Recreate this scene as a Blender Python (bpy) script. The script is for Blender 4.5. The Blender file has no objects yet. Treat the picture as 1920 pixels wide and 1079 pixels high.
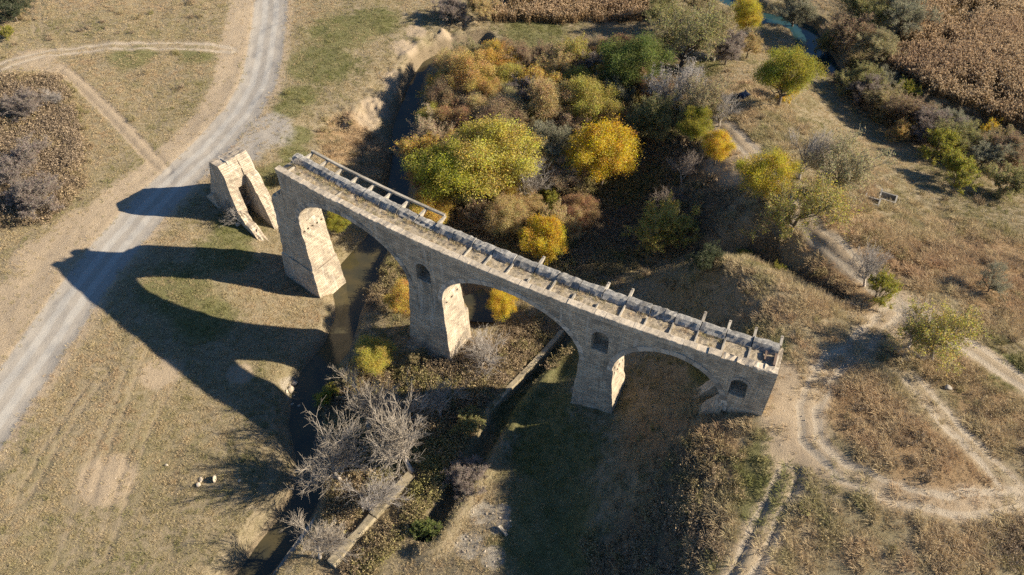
import bpy, bmesh, math, random
import numpy as np
from mathutils import Vector, Matrix, Euler

# ------------------------------------------------------------------ camera, sky, sun, exposure
scene = bpy.context.scene
scene.render.engine = 'CYCLES'
scene.cycles.use_denoising = False
scene.cycles.adaptive_threshold = 0.014
scene.cycles.max_bounces = 4
scene.cycles.diffuse_bounces = 2
scene.cycles.transmission_bounces = 3
scene.cycles.transparent_max_bounces = 4
SUN_EL, SUN_AZ = math.radians(26.3), math.radians(-0.5)      # azimuth measured from +X
cam_data = bpy.data.cameras.new('camera')
cam_data.sensor_width = 36.0
cam_data.lens = 27.99
cam_data.clip_start = 1.0
cam_data.clip_end = 6000.0
cam = bpy.data.objects.new('camera', cam_data)
scene.collection.objects.link(cam)
cam.location = (0, 0, 95)
cam.rotation_euler = (math.radians(90-47.5), 0, 0)
scene.camera = cam
world = bpy.data.worlds.new('World')
scene.world = world
world.use_nodes = True
wn = world.node_tree
sky = wn.nodes.new('ShaderNodeTexSky')
sky.sky_type = 'NISHITA'
sky.sun_disc = False
sky.sun_elevation = SUN_EL
sky.sun_rotation = math.radians(90.5)
sky.air_density = 1.0
sky.dust_density = 0.0
sky.ozone_density = 6.0
bg = wn.nodes['Background']
bg.inputs['Strength'].default_value = 0.06
wn.links.new(sky.outputs['Color'], bg.inputs['Color'])
sun_data = bpy.data.lights.new('sun', 'SUN')
sun_data.energy = 5.0
sun_data.angle = math.radians(0.5)
sun_data.color = (1.0, 0.87, 0.67)
sun = bpy.data.objects.new('sun', sun_data)
scene.collection.objects.link(sun)
sun_dir = Vector((math.cos(SUN_EL)*math.cos(SUN_AZ), math.cos(SUN_EL)*math.sin(SUN_AZ), math.sin(SUN_EL)))
sun.rotation_euler = (-sun_dir).to_track_quat('-Z', 'Y').to_euler()
sun.location = (120, 60, 120)
scene.view_settings.view_transform = 'Standard'
scene.view_settings.look = 'None'
scene.view_settings.gamma = 1.0
scene.view_settings.exposure = 1.0

# ------------------------------------------------------------------ layout in metres (world coordinates)
CTRL=[(-114.7,168.1,7.0),(-90.3,167.1,7.5),(-55.3,169.1,6.5),(-31.4,170.0,6.0),(-102.8,141.1,7.5),(-93.3,118.8,7.0),(-82.1,91.9,6.0),(-69.9,62.7,5.0),(-59.6,37.9,4.0),(-51.7,50.6,3.5),(-58.5,71.4,4.5),(-65.0,85.8,5.0),(-59.0,108.9,5.2),(-53.0,132.4,5.8),(-52.5,155.5,6.3),(-39.8,121.5,5.0),(-37.9,148.4,5.5),(-26.9,149.2,5.0),(-31.1,130.6,4.6),(-47.1,86.1,3.5),(-52.7,77.0,3.8),(-40.1,73.0,2.5),(-38.5,83.1,1.8),(-45.6,97.4,3.2),(-39.6,97.4,2.0),(-49.8,105.3,4.6),(-32.9,79.4,1.0),(-35.1,66.9,1.6),(-31.2,63.7,0.9),(-34.0,55.2,2.2),(-29.2,53.3,1.3),(-34.2,44.0,2.2),(-35.4,38.6,2.5),(-36.0,91.0,0.8),(-31.3,115.1,2.6),(-25.3,113.3,1.6),(-34.5,111.3,3.2),(-27.5,123.6,2.2),(-26.1,77.4,0.8),(-20.5,86.1,1.0),(-26.3,58.5,0.9),(-16.2,96.7,1.4),(-19.5,77.2,1.1),(-8.6,72.4,2.6),(-11.8,73.2,2.2),(-16.1,134.9,1.6),(-16.1,119.7,1.4),(-5.9,117.4,2.0),(4.2,133.6,2.5),(3.8,109.4,2.3),(13.8,116.8,2.5),(12.7,99.5,2.5),(16.2,88.5,3.4),(-3.3,143.9,2.0),(10.5,156.9,3.0),(-1.2,167.4,3.5),(26.8,168.3,3.0),(24.6,146.3,3.0),(3.2,75.9,2.6),(7.5,67.2,3.8),(-2.3,66.5,2.8),(2.9,58.2,4.0),(0.0,46.5,4.3),(-3.9,43.2,3.8),(-10.4,43.6,3.0),(-7.8,55.0,2.6),(-15.5,61.3,1.8),(-18.0,51.4,2.0),(-20.4,44.1,1.9),(-21.6,38.9,1.8),(0.0,37.7,4.6),(-8.8,38.2,3.4),(8.8,60.5,6.2),(13.9,59.6,7.0),(16.2,64.2,7.8),(7.5,53.4,5.2),(6.5,46.1,5.0),(7.0,37.4,5.4),(22.5,45.4,15.2),(21.0,37.9,15.0),(19.9,33.4,15.0),(20.2,52.1,13.0),(14.8,43.4,10.2),(14.4,35.3,10.4),(15.2,51.9,9.0),(21.7,55.2,12.3),(28.9,51.6,16.9),(29.2,48.3,16.2),(32.7,53.1,16.5),(31.7,43.7,16.0),(25.2,40.1,15.6),(38.3,46.7,16.5),(49.4,43.7,16.0),(54.3,37.9,15.0),(40.2,33.1,15.5),(29.4,33.3,15.2),(60.1,51.2,15.0),(51.9,58.5,15.5),(47.4,67.1,15.5),(39.5,59.6,16.2),(34.7,61.9,16.5),(20.2,60.6,9.2),(20.4,66.9,9.0),(16.7,71.0,6.2),(25.7,63.8,13.0),(28.4,77.7,14.6),(33.4,74.9,16.6),(38.1,70.8,16.9),(35.5,79.7,13.2),(40.2,74.6,14.0),(30.4,68.6,14.8),(25.9,75.6,10.2),(21.3,77.7,6.6),(16.5,76.5,5.6),(42.2,66.7,16.0),(35.9,86.5,9.0),(40.1,81.9,10.8),(42.9,76.5,12.6),(30.7,88.0,7.5),(27.3,90.5,5.0),(30.5,104.3,9.0),(33.6,104.8,12.0),(37.6,99.4,13.0),(40.4,112.9,12.5),(37.6,121.4,11.0),(30.7,114.8,8.8),(27.2,120.7,5.6),(26.6,107.2,4.2),(22.5,111.6,3.0),(29.6,95.5,6.2),(32.8,93.4,10.4),(35.8,89.2,12.0),(41.2,86.4,13.6),(46.2,82.3,14.3),(50.6,96.8,13.0),(51.0,123.5,9.5),(57.0,118.1,7.5),(46.5,138.4,8.0),(40.6,145.5,6.0),(39.8,159.6,4.0),(55.8,160.4,1.6),(65.2,130.2,3.0),(60.8,148.3,3.0),(67.6,120.4,4.0),(61.1,103.1,10.0),(67.1,94.4,9.5),(71.9,86.8,11.0),(71.4,74.5,12.5),(56.2,78.7,13.5),(61.0,72.2,14.0),(79.9,112.1,5.0),(86.6,103.1,6.5),(78.0,153.7,3.6),(83.2,149.9,4.6),(104.2,160.4,4.8),(99.0,130.0,5.0),(78.5,170.8,3.0),(85.5,132.1,4.8),(67.6,175.1,2.0),(42.8,176.9,2.4),(119.3,175.0,3.4),(78.4,137.9,4.0),(90.8,121.1,1.6),(0.0,220.8,4.0),(-133.0,211.1,8.0),(138.9,220.8,4.0),(0.0,24.8,5.5),(-43.3,25.5,3.0),(31.7,22.2,15.0),(-96.1,86.0,6.0),(-80.3,42.7,5.0),(114.1,113.6,5.0),(74.7,44.8,14.0),(-148.9,166.2,8.0),(165.6,173.8,4.0)]
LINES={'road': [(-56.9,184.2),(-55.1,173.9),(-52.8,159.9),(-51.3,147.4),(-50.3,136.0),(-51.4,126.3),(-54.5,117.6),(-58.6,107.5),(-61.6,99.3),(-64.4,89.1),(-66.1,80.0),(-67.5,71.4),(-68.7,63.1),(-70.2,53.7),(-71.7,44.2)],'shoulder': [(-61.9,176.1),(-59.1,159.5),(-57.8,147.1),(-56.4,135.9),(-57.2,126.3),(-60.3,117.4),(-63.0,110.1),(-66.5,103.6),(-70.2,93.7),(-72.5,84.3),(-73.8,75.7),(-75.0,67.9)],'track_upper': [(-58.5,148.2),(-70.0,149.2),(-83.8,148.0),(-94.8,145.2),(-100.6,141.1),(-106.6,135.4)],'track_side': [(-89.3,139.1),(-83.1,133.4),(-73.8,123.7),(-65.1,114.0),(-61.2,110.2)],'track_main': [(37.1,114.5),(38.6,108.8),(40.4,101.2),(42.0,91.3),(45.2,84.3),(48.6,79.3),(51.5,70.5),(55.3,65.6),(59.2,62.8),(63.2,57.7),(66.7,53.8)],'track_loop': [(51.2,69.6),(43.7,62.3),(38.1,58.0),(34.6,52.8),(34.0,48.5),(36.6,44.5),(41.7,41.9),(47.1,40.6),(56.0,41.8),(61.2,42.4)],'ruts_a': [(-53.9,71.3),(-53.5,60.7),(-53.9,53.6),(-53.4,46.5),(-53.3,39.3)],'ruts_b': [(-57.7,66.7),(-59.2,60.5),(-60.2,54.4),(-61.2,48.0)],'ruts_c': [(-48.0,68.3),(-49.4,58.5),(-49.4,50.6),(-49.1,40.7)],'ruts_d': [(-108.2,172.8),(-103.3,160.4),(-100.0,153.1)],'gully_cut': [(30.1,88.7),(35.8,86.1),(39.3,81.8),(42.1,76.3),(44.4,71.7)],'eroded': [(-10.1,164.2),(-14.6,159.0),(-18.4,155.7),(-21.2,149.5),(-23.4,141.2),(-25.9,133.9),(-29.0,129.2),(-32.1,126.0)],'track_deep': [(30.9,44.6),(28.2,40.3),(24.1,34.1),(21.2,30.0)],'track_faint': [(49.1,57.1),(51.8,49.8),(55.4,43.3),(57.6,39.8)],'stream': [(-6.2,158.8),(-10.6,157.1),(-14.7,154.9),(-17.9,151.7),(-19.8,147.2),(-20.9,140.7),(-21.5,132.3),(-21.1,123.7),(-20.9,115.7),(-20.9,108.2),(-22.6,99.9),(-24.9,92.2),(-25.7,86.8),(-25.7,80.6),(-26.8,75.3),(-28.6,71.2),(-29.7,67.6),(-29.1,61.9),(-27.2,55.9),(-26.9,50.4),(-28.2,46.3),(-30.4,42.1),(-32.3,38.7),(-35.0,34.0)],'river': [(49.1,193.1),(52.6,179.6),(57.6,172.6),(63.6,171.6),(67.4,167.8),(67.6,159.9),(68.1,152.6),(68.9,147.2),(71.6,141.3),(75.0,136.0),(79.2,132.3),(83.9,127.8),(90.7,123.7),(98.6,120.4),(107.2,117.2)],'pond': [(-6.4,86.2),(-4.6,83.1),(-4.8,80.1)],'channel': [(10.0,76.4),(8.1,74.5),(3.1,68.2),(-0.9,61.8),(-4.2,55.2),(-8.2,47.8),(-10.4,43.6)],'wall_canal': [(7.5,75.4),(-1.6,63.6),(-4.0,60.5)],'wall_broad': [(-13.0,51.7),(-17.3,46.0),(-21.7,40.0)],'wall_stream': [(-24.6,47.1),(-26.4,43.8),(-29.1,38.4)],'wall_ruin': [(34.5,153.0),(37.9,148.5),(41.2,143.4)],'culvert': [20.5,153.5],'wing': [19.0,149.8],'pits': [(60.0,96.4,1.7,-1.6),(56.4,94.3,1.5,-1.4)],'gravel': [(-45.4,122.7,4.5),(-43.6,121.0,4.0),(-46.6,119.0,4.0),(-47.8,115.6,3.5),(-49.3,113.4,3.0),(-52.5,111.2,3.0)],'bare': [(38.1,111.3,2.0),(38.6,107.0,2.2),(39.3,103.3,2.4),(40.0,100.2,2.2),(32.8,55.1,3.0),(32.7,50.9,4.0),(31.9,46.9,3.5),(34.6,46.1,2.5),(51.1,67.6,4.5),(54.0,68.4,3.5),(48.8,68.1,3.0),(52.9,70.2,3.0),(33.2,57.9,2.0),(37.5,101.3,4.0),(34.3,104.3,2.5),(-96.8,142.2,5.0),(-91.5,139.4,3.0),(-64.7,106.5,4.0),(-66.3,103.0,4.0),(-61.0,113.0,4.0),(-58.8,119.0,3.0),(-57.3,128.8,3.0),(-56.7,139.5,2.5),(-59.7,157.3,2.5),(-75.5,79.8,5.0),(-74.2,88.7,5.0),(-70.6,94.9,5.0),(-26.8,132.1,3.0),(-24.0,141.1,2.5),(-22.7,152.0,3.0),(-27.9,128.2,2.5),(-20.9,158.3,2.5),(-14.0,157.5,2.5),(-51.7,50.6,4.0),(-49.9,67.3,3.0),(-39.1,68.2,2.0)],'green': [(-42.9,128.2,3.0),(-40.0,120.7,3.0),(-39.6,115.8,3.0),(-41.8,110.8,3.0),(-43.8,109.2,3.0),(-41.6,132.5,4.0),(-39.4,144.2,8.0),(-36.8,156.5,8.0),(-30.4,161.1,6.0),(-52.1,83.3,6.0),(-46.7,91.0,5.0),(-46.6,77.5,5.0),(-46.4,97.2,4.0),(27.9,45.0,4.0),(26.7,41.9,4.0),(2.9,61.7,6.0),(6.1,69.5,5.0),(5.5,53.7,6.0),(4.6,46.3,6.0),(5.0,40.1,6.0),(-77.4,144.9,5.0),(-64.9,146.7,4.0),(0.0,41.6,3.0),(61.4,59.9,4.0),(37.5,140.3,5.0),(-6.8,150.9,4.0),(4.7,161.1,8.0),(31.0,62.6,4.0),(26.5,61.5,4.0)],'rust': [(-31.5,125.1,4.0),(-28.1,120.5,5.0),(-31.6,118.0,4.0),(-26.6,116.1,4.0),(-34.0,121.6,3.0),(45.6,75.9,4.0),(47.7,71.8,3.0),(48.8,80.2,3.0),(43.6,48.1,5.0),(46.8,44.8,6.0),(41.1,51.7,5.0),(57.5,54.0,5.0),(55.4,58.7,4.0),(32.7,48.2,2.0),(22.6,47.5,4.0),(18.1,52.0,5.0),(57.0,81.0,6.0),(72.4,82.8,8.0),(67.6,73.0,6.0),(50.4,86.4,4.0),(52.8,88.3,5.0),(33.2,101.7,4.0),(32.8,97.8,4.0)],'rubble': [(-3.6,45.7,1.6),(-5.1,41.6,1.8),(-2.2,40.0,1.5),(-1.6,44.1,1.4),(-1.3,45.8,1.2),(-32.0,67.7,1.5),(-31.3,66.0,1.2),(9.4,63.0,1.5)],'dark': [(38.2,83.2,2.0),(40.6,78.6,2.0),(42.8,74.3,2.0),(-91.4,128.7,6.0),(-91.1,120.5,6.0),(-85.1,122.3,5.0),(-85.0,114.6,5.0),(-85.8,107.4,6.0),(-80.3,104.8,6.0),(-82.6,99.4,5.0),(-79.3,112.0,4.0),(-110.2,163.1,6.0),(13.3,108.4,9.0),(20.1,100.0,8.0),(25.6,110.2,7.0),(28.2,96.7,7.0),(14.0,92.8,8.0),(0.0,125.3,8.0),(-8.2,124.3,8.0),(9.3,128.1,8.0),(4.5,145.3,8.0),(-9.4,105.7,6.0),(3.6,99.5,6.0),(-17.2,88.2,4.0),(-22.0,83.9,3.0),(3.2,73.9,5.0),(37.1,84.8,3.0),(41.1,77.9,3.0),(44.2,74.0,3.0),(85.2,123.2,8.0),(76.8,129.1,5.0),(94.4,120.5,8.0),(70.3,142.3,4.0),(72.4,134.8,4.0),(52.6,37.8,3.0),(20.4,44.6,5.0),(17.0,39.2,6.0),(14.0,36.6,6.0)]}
TREES=[('leafy',-11.3,104.8,5.22,11.49,'yellowolive2','autumn_tree','dark yellow-green tree with tan left edge just behind the railing beam','trees in the wood behind the bridge'),
('leafy',-3.2,106.3,6.23,12.46,'yellowolive','autumn_tree','broad olive-gold tree,largest crown in the wood behind the bridge','trees in the wood behind the bridge'),
('leafy',15.4,109.1,4.97,11.42,'yellow','autumn_tree',"round bright yellow tree standing alone at the wood's shaded edge",'trees in the wood behind the bridge'),
('leafy',4.9,90.6,3.04,7.3,'yellow','autumn_tree','bright yellow tree right behind the middle of the parapet','trees in the wood behind the bridge'),
('leafy',-13.6,99.4,3.21,6.42,'gold','autumn_tree','low golden tree seen through and above the railing beam','trees in the wood behind the bridge'),
('leafy',-8.3,135.1,4.07,10.17,'orange','autumn_tree','tall orange-tan tree beside the stream bend','trees in the wood behind the bridge'),
('leafy',-3.9,130.7,2.26,7.7,'orange','autumn_tree','slim orange tree next to the tall orange-tan one','trees in the wood behind the bridge'),
('leafy',-10.3,121.5,3.46,7.61,'rustbrown','autumn_tree','rusty brown tree on the stream bank above the gold-green crowns','trees in the wood behind the bridge'),
('leafy',-2.0,120.1,4.49,8.53,'brown','autumn_tree','domed brown tree behind the olive-gold crown','trees in the wood behind the bridge'),
('leafy',7.3,125.1,4.27,9.83,'tangold','autumn_tree','tan-olive tree in the middle of the wood','trees in the wood behind the bridge'),
('leafy',14.8,123.7,4.53,9.98,'olivegold','autumn_tree','loose olive tree between the tan tree and the yellow one','trees in the wood behind the bridge'),
('sparse',6.3,113.7,3.79,8.34,'greygreen','autumn_tree','grey-green tree left of the bright round yellow tree','trees in the wood behind the bridge'),
('sparse',3.2,120.1,2.06,6.6,'tanolive','autumn_tree','narrow tan tree wedged behind the olive-gold crown','trees in the wood behind the bridge'),
('leafy',23.6,134.0,5.3,12.19,'green','autumn_tree','big green tree at the top of the wood','trees in the wood behind the bridge'),
('hazy',29.3,124.7,4.66,10.25,'greytwig','bare_tree','grey twiggy tree behind the green one on the slope','trees in the wood behind the bridge'),
('sparse',25.6,118.8,4.02,8.83,'olive','autumn_tree','olive tree on the slope above the shaded hollow','trees in the wood behind the bridge'),
('leafy',31.2,112.3,2.55,6.64,'yellowgreen','autumn_tree','small yellow-green tree on the slope near the pale path','trees in the wood behind the bridge'),
('hazy',33.2,117.5,3.71,8.16,'tanolive','autumn_tree','fuzzy tan-grey tree beside the dark clearing','trees in the wood behind the bridge'),
('leafy',33.5,104.0,2.08,5.4,'yellow','bush','yellow bush beside the pale path end','trees in the wood behind the bridge'),
('bare',3.4,103.7,2.79,8.93,'greytwig','bare_tree','pale bare tree between the olive-gold crown and the yellow tree','trees in the wood behind the bridge'),
('shrub',7.0,102.7,2.09,3.77,'yellowgreen','bush','small yellow-green bush at the foot of the pale bare tree','trees in the wood behind the bridge'),
('shrub',-4.9,98.7,2.67,4.81,'brown','bush','brown leafless thicket behind the parapet left of the golden bushes','trees in the wood behind the bridge'),
('leafy',-0.9,96.3,3.06,6.73,'tangold','autumn_tree','tan-gold tree behind the parapet left of the bright yellow one','trees in the wood behind the bridge'),
('sparse',-13.4,113.7,2.78,5.56,'tan','bush','pale tan bush at the left edge of the gold-green crowns','trees in the wood behind the bridge'),
('sparse',-11.9,130.2,2.69,5.91,'rustbrown','bush','brown bush right on the stream bank below the bend','trees in the wood behind the bridge'),
('sparse',1.6,141.1,3.44,6.89,'brown','bush','brown scrubby tree at the upper edge of the wood','trees in the wood behind the bridge'),
('sparse',9.1,140.0,3.74,7.48,'tangold','bush','ochre scrubby tree at the upper edge of the wood by the meadow','trees in the wood behind the bridge'),
('sparse',15.0,141.1,3.22,7.09,'purplegrey','bare_tree','purple-grey leafless tree left of the big green tree','trees in the wood behind the bridge'),
('sparse',2.6,130.2,3.59,7.18,'purplegrey','bare_tree','dark purple-brown leafless tree in the upper middle of the wood','trees in the wood behind the bridge'),
('sparse',20.2,127.8,3.23,7.11,'greygreen','autumn_tree','dull grey-green tree below the big green tree','trees in the wood behind the bridge'),
('sparse',11.2,118.9,2.93,6.44,'brown','bush','dim brown tree just left of the round yellow crown','trees in the wood behind the bridge'),
('sparse',23.9,93.2,4.17,8.34,'olivegold','autumn_tree','yellow-olive spreading tree alone in the shaded hollow','trees on the shaded slope'),
('shrub',27.5,79.2,2.18,3.93,'darkgreen','bush','dark green bush at the foot of the grassy mound','trees on the shaded slope'),
('shrub',34.9,85.5,1.45,2.61,'yellowgreen','bush',"small yellow-green bush behind the mound's crest",'trees on the shaded slope'),
('shrub',39.1,80.9,1.55,2.78,'yellowgreen','bush','yellowish bush in the dark gully behind the mound','trees on the shaded slope'),
('bare',29.0,104.5,2.85,5.14,'purplegrey','bush','grey leafless bush on the slope rim beside the path','trees on the shaded slope'),
('bare',25.8,100.1,2.67,4.8,'purplegrey','bush','dim grey leafless bush behind the yellow-olive spreading tree','trees on the shaded slope'),
('leafy',48.2,121.9,4.41,10.15,'yellowgreen','autumn_tree','full yellow-green tree between the path clearing and the river','trees along the ridge path'),
('hazy',34.2,142.8,6.51,13.01,'olive','autumn_tree','spreading olive willow with forked dark trunk beside a low wall','trees along the ridge path'),
('leafy',50.1,158.4,3.1,8.67,'yellowgold','autumn_tree','yellow tree at the top by the river bend','trees along the ridge path'),
('sparse',42.4,150.6,3.85,8.47,'tanolive','autumn_tree','tan hazy tree between the willow and the yellow one','trees along the ridge path'),
('sparse',42.7,140.7,3.47,5.56,'purplegrey','bush','purple-grey bush right of the low wall','trees along the ridge path'),
('sparse',48.3,145.6,2.39,4.78,'tangold','bush','ochre bush left of the river water','trees along the ridge path'),
('bare',36.3,115.0,2.66,5.32,'greytwig','bare_tree','small silvery leafless tree at the end of the pale path','trees along the ridge path'),
('leafy',37.8,91.8,3.64,8.01,'yellowgold','autumn_tree',"green and yellow tree at the ridge path's bend",'trees along the ridge path'),
('hazy',50.1,93.4,4.7,9.39,'olivetan','autumn_tree','wide hazy olive tree right of the ridge path','trees along the ridge path'),
('hazy',41.3,85.8,4.89,9.29,'olivegold','autumn_tree','large loose yellow-olive tree overhanging the ridge path','trees along the ridge path'),
('bare',45.2,97.0,3.42,8.2,'greytwig','bare_tree','tall grey leafless tree behind the green and yellow one','trees along the ridge path'),
('bare',48.8,74.5,2.73,6.55,'greytwig','bare_tree','lone leafless tree leaning beside the dirt track','trees along the ridge path'),
('shrub',49.1,71.3,1.92,3.45,'yellowgreen','bush',"low yellow-green bush at the lone leafless tree's foot",'trees along the ridge path'),
('hazy',52.3,60.2,4.19,7.12,'olivegold','autumn_tree','broad yellow-tinged tree over the track junction','trees along the ridge path'),
('bare',50.2,62.6,2.97,5.35,'greytwig','bush','grey leafless branches left of the broad yellow-tinged tree','trees along the ridge path'),
('hazy',65.9,74.0,1.96,3.73,'greygreen','bush','single grey-green bush on the dry slope at far right','trees along the ridge path'),
('shrub',69.6,157.6,2.66,5.05,'olive','bush','rounded olive bush overhanging the river water','bushes along the river'),
('sparse',75.9,159.9,5.18,9.32,'olive','bush','dull olive bush behind the rounded one at the river','bushes along the river'),
('sparse',84.4,158.6,4.79,8.62,'greygreen','bush','grey-green bush at the top edge of the reed bed','bushes along the river'),
('sparse',75.9,147.5,3.85,6.16,'olivetan','bush','tan-olive bush where the reeds meet the river bank','bushes along the river'),
('shrub',78.6,135.8,3.04,5.47,'yellowgreen','bush',"yellow-green bush at the reeds' lower left edge",'bushes along the river'),
('sparse',75.0,140.4,3.0,5.4,'greygreen','bush','grey bush on the dark river bank','bushes along the river'),
('shrub',91.7,125.8,2.42,4.85,'yellow','bush',"bright yellow bush under the reed bed's lower edge",'bushes along the river'),
('sparse',86.7,125.8,3.33,5.32,'greygreen','bush','dull green bush left of the bright yellow reed-edge bush','bushes along the river'),
('shrub',75.7,114.0,2.93,4.7,'yellowgreen','bush','yellow-green bush on the sunny rim of the dark ditch','bushes along the river'),
('shrub',75.3,103.6,3.29,4.6,'yellowgreen','bush','wide yellow-green bush below the dark ditch','bushes along the river'),
('shrub',82.4,102.7,3.28,4.59,'olive','bush','green bush at the right edge below the ditch','bushes along the river'),
('shrub',72.5,122.3,2.19,3.51,'orange','bush',"orange grassy bush at the ditch's upper end",'bushes along the river'),
('sparse',71.3,134.5,3.15,5.03,'purplegrey','bush','dark leafless bush in the shadow of the river bank','bushes along the river'),
('sparse',77.1,121.9,3.46,5.54,'purplegrey','bush','dark leafless bush in the ditch below the reeds','bushes along the river'),
('sparse',83.4,111.7,3.75,5.25,'greygreen','bush','shaded grey-green bush in the ditch at right','bushes along the river'),
('shrub',49.9,125.4,1.96,3.52,'yellow','bush','small bright yellow bush below the full yellow-green tree','bushes along the river'),
('bare',-19.6,58.9,4.54,10.0,'whitebark','bare_tree','pale leafless tree fanning toward the stream,uppermost of the pale group','leafless trees below the bridge'),
('bare',-12.9,52.4,5.61,11.78,'whitebark','bare_tree','largest pale leafless tree at the upper end of the broad wall','leafless trees below the bridge'),
('bare',-22.1,51.3,4.32,9.51,'whitebark','bare_tree','pale leafless tree leaning left over the stream','leafless trees below the bridge'),
('bare',-23.2,40.9,3.44,6.54,'whitebark','bare_tree','pale leafless tree at the bottom beside the stream wall','leafless trees below the bridge'),
('bare',-9.6,60.2,3.21,5.77,'whitebark','bare_tree',"thin pale leafless tree in the bridge's shadow",'leafless trees below the bridge'),
('bare',-3.8,70.0,3.2,3.84,'greytwig','bush','tangled grey leafless bush at the foot of the middle pier','leafless trees below the bridge'),
('bare',-17.7,46.7,3.6,5.04,'greytwig','bush','low grey leafless bush between stream and broad wall','leafless trees below the bridge'),
('leafy',-19.7,70.4,2.54,4.56,'yellowolive','bush','sunlit yellow-green bush in front of the middle pier','bushes around the stream below the bridge'),
('shrub',-26.2,65.3,1.66,2.65,'yellowgreen','bush',"yellow-green bush overhanging the stream's edge",'bushes around the stream below the bridge'),
('shrub',-22.9,68.1,1.99,2.78,'tanolive','bush','tan-olive scrub bush between the two yellow-green ones','bushes around the stream below the bridge'),
('leafy',-16.6,80.6,2.27,5.0,'gold','bush','golden bush against the middle pier seen through the first arch','bushes around the stream below the bridge'),
('leafy',-1.5,78.7,2.0,4.79,'yellow','bush','yellow bush seen through the middle arch','bushes around the stream below the bridge'),
('leafy',-29.2,98.3,1.79,4.66,'yellowgreen','bush','yellow-green bush behind the tall pier under the first arch','bushes around the stream below the bridge'),
('shrub',-9.8,44.0,1.8,3.24,'green','bush','bright green bush right of the broad wall','bushes around the stream below the bridge'),
('shrub',-5.4,59.0,1.93,2.7,'olive','bush',"olive bush in the bridge's shadow beside the channel",'bushes around the stream below the bridge'),
('shrub',-13.5,70.8,1.31,2.36,'tanolive','bush',"small tan bush at the middle pier's left foot",'bushes around the stream below the bridge'),
('sparse',-5.4,51.0,2.69,3.77,'purplegrey','bush','purple-brown leafless thicket right of the largest pale tree','bushes around the stream below the bridge'),
('bare',11.6,60.3,1.55,1.86,'greytwig','bush','wispy grey bush at the foot of the right pier','bushes around the stream below the bridge'),
('bare',-46.3,99.5,2.76,3.87,'greytwig','bush','grey leafless bush at the foot of the ruined pier','scrub on the road side'),
('sparse',-89.5,124.2,3.15,4.41,'purplegrey','bush',"mauve leafless bush beside the side track's upper end",'scrub on the road side'),
('bare',-86.9,127.1,2.2,3.08,'greytwig','bush','silvery leafless bush right of the mauve one','scrub on the road side'),
('sparse',-84.1,106.5,4.34,5.21,'purplegrey','bush','big mauve-grey thicket at the left picture edge','scrub on the road side'),
('sparse',-78.3,100.3,3.96,4.75,'purplegrey','bush','grey-brown thicket below the big mauve one','scrub on the road side'),
('sparse',-106.4,157.9,3.39,5.43,'darkgreen','bush','dark bush in the upper left corner','scrub on the road side'),
('shrub',-105.0,150.7,1.44,2.3,'yellowgreen','bush','tiny yellow-green bush below the corner bush','scrub on the road side'),
('sparse',-7.1,164.9,3.19,5.73,'tangold','bush',"ochre bush at the top edge above the stream's head",'scrub on the road side'),
('shrub',-7.7,168.7,2.16,3.89,'green','bush','green bush cut by the top picture edge','scrub on the road side'),
('sparse',-13.5,162.9,3.16,5.06,'purplegrey','bush','dark leafless bush on the eroded bank at the top edge','scrub on the road side'),
('shrub',-36.2,109.4,2.07,2.48,'purplegrey','bush','brown brush between the ruined pier and the bridge end','scrub on the road side'),
('shrub',-39.0,109.5,1.6,2.55,'rustbrown','bush','rusty bush in the gap beside the ruined pier','scrub on the road side'),
('sparse',-9.2,127.3,2.94,5.88,'rustbrown','bush','rusty brown bush above the rusty stream-bank tree in the wood','bushes filling the wood'),
('leafy',-5.5,124.2,3.51,7.03,'tangold','bush','ochre bush above the rusty stream-bank tree in the wood','bushes filling the wood'),
('leafy',0.0,129.4,3.23,6.46,'olivetan','bush','tan-olive bush above the rusty stream-bank tree in the wood','bushes filling the wood'),
('sparse',5.2,133.9,3.93,7.86,'gold','bush','golden bush above the rusty stream-bank tree in the wood','bushes filling the wood'),
('leafy',10.5,134.8,2.83,5.67,'brown','bush','brown bush above the rusty stream-bank tree in the wood','bushes filling the wood'),
('leafy',13.0,133.5,3.46,6.92,'olivegold','bush','olive-gold bush above the rusty stream-bank tree in the wood','bushes filling the wood'),
('sparse',17.7,133.9,3.0,6.0,'tan','bush','tan bush above the rusty stream-bank tree in the wood','bushes filling the wood'),
('leafy',18.2,121.1,3.45,6.89,'rustbrown','bush','rusty brown bush left of the slim orange tree in the wood','bushes filling the wood'),
('leafy',11.6,125.3,3.16,6.33,'tangold','bush','ochre bush left of the slim orange tree in the wood','bushes filling the wood'),
('sparse',3.8,111.6,3.56,7.12,'olivetan','bush','tan-olive bush left of the slim orange tree in the wood','bushes filling the wood'),
('leafy',0.0,103.2,2.46,4.91,'gold','bush','golden bush left of the slim orange tree in the wood','bushes filling the wood'),
('leafy',-9.7,115.9,3.22,6.43,'brown','bush','brown bush left of the slim orange tree in the wood','bushes filling the wood'),
('sparse',-7.3,117.1,2.8,5.6,'olivegold','bush','olive-gold bush left of the slim orange tree in the wood','bushes filling the wood'),
('leafy',9.2,107.1,3.24,6.48,'tan','bush','tan bush left of the slim orange tree in the wood','bushes filling the wood'),
('leafy',11.1,98.3,2.79,5.57,'rustbrown','bush','rusty brown bush below the tall orange-tan tree in the wood','bushes filling the wood'),
('sparse',6.9,95.1,3.28,6.55,'tangold','bush','ochre bush below the tall orange-tan tree in the wood','bushes filling the wood'),
('leafy',21.5,119.3,2.64,5.27,'olivetan','bush','tan-olive bush below the tall orange-tan tree in the wood','bushes filling the wood'),
('leafy',20.0,137.4,3.51,7.02,'gold','bush','golden bush below the tall orange-tan tree in the wood','bushes filling the wood'),
('sparse',6.0,144.3,3.14,6.29,'brown','bush','brown bush below the tall orange-tan tree in the wood','bushes filling the wood'),
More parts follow.
